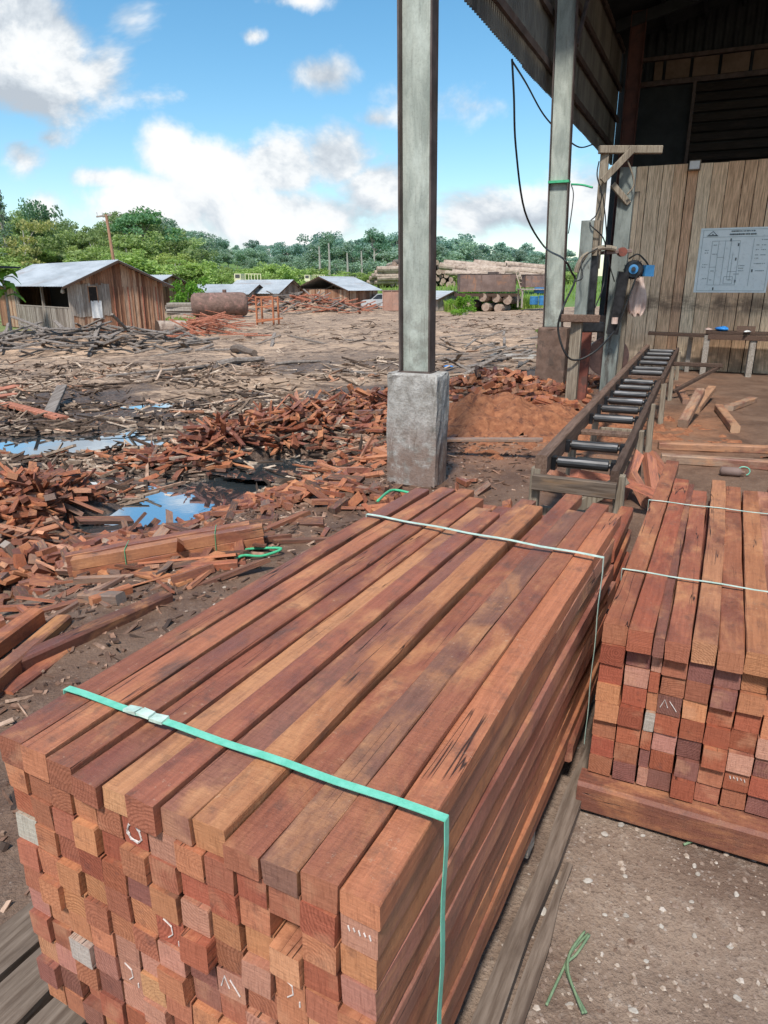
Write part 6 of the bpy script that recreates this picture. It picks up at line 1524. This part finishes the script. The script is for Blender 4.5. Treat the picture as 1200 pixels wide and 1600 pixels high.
place(48, 330, 128, 'layer', 'leaf_mid', (1.35, 1.05, .9), .9, 'brownish_tree', 'tall brownish olive tree at the left end of the rise', 'tree')
place(585, 355, 190, 'dome', 'leaf_far', (.6, .8, .8), .8, 'dark_tree', 'dark rounded tree just left of the tall column', 'tree')
place(515, 362, 175, 'tall', 'leaf_far', (.8, .9, .9), .9, 'pale_trunk_tree', 'tall forest tree with a long pale trunk in the far wood', 'tree')
for (px_, t_) in ((515, 380), (500, 385), (565, 392), (543, 395)):
    d = ray(px_, 445); Y = 160; X = d.x/d.y*Y; z = h1(X, Y); zt_ = at_y(px_, t_, Y).z; mb = MB(); mb.tube([(0, 0, 0), (.1, 0, (zt_-z)*.5), (0, 0, zt_-z)], [.3, .24, .15], 7)
    tag(mb.build('bare_trunk', M['trunk'], None, (X, Y, z)), {515: 'tallest bare pale trunk before the far wood', 500: 'bare pale trunk left of the tallest one in the far wood', 565: 'bare pale trunk nearest the dark tree by the column', 543: 'shortest bare pale trunk in the far wood'}[px_], 'tree trunk')
# nearer shrubs
def shrub(px, pyb, pyt, wr, leaf, tint, label, kind='bush', name='shrub'):
    p = ground(px, pyb); zt_ = at_y(px, pyt, p.y).z; hgt = zt_-p.z; return tree(tuple(p), hgt, hgt*wr, kind, r.randrange(3), leaf, tint, name, label, 'shrub', None, r.uniform(0, 6))
shrub(292, 489, 421, .95, 'leaf_near', (.95, 1, .85), 'bright leafy shrub standing between the plank hut and the boiler'); shrub(268, 487, 440, .8, 'leaf_near', (.85, 1, .8), 'small leafy shrub close to the plank hut eave')
shrub(722, 492, 452, .95, 'leaf_near', (1.1, 1.1, .8), 'yellow green bush in the tall grass under the rusty tank')
shrub(735, 470, 424, .7, 'leaf_near', (1, 1.05, .8), 'green weeds growing at the left end of the rusty tank'); shrub(378, 470, 449, .9, 'leaf_near', (1.2, 1.2, .6), 'small yellow bush behind the crusted boiler')
shrub(625, 447, 430, 2.2, 'leaf_near', (1, 1, .7), 'weedy shrub on the bank below the long logs'); shrub(545, 448, 432, 2.2, 'leaf_mid', (1.3, 1.2, .7), 'weedy shrub on the bank behind the weathered hut')
shrub(845, 522, 508, 1.6, 'leaf_near', (1.1, 1.1, .8), 'bright weed tuft behind the second pier')
# broad leaved sapling at the far left
p = ground(18, 523); sap = empty('papaya_sapling', p, 0, 'broad leaved sapling with drooping leaves beside the open shelter at left', 'sapling'); zt_ = at_y(16, 416, p.y).z-p.z
mb = MB(); mb.tube([(0, 0, 0), (.05, 0, zt_*.5), (0, 0, zt_*.9)], [.09, .07, .04], 8); mb.build('stem', M['trunk'], sap); rr = random.Random(6)
for k in range(13):
    mb = MB(); a = k*2.4; zz = zt_*(.55+.42*k/13); ln = rr.uniform(.7, 1.2); seg = 6; dirv = Vector((math.cos(a), math.sin(a), 0)); sd_ = Vector((-math.sin(a), math.cos(a), 0))
    for i in range(seg+1):
        f = i/seg; c_ = Vector((0, 0, zz))+dirv*ln*f+Vector((0, 0, .35*math.sin(f*2.2)-.55*f*f)); w_ = .26*math.sin(math.pi*min(f*.9+.08, 1))+.01
        mb.v += [tuple(c_-sd_*w_+Vector((0, 0, -.08*w_))), tuple(c_+Vector((0, 0, .04))), tuple(c_+sd_*w_)]
    for i in range(seg):
        for q in range(2): mb.f.append((i*3+q, i*3+q+1, i*3+q+4, i*3+q+3)); mb.m.append(0)
    mb.build('leaf', M['leaf_near'], sap, color=(1, 1, .9), smooth=True)
# tall grass under the tank and on the bank
def grass(name, label, spots, n, hr, seed):
    rr = random.Random(seed); mb = MB(); pts = []
    for _ in range(n):
        (x0, x1, y0, y1) = rr.choice(spots); Y = rr.uniform(y0, y1); pts.append((rr.uniform(x0, x1)*Y/100.0, Y))
    aa = np.array(pts); hz = HM(aa[:, 0], aa[:, 1])
    for (X, Y), z in zip(pts, hz):
        h_ = rr.uniform(*hr); w_ = h_*.07+.02; a = rr.uniform(0, 6.3); ln = rr.uniform(.1, .5)*h_; dx_, dy_ = math.cos(a), math.sin(a); z = float(z)-.03
        mb.add([(X-dy_*w_, Y+dx_*w_, z), (X+dy_*w_, Y-dx_*w_, z), (X+dx_*ln*.4+dy_*w_*.7, Y+dy_*ln*.4-dx_*w_*.7, z+h_*.6), (X+dx_*ln, Y+dy_*ln, z+h_)], [(0, 1, 2, 3)])
    o = mb.build(name, M['grassm']); o.color = (1, 1, 1, 1); tag(o, label, 'grass', kind='stuff')
xg = lambda px, Y=80: (px-600)/1100/.9516*100*1.0
grass('tall_grass', 'tall bright grass growing around the rusty tank', [(xg(686), xg(850), 76, 90), (xg(690), xg(800), 74, 79)], 9000, (.5, 1.25), 3)
grass('bank_grass', 'green grass covering the bank below the log piles', [(-90, 90, 98, 126)], 14000, (.3, .9), 4)
grass('weed_tufts', 'low weeds around the plank hut and the second pier', [(xg(255), xg(330), 48, 60), (xg(826), xg(850), 20.5, 23)], 1500, (.15, .4), 5)
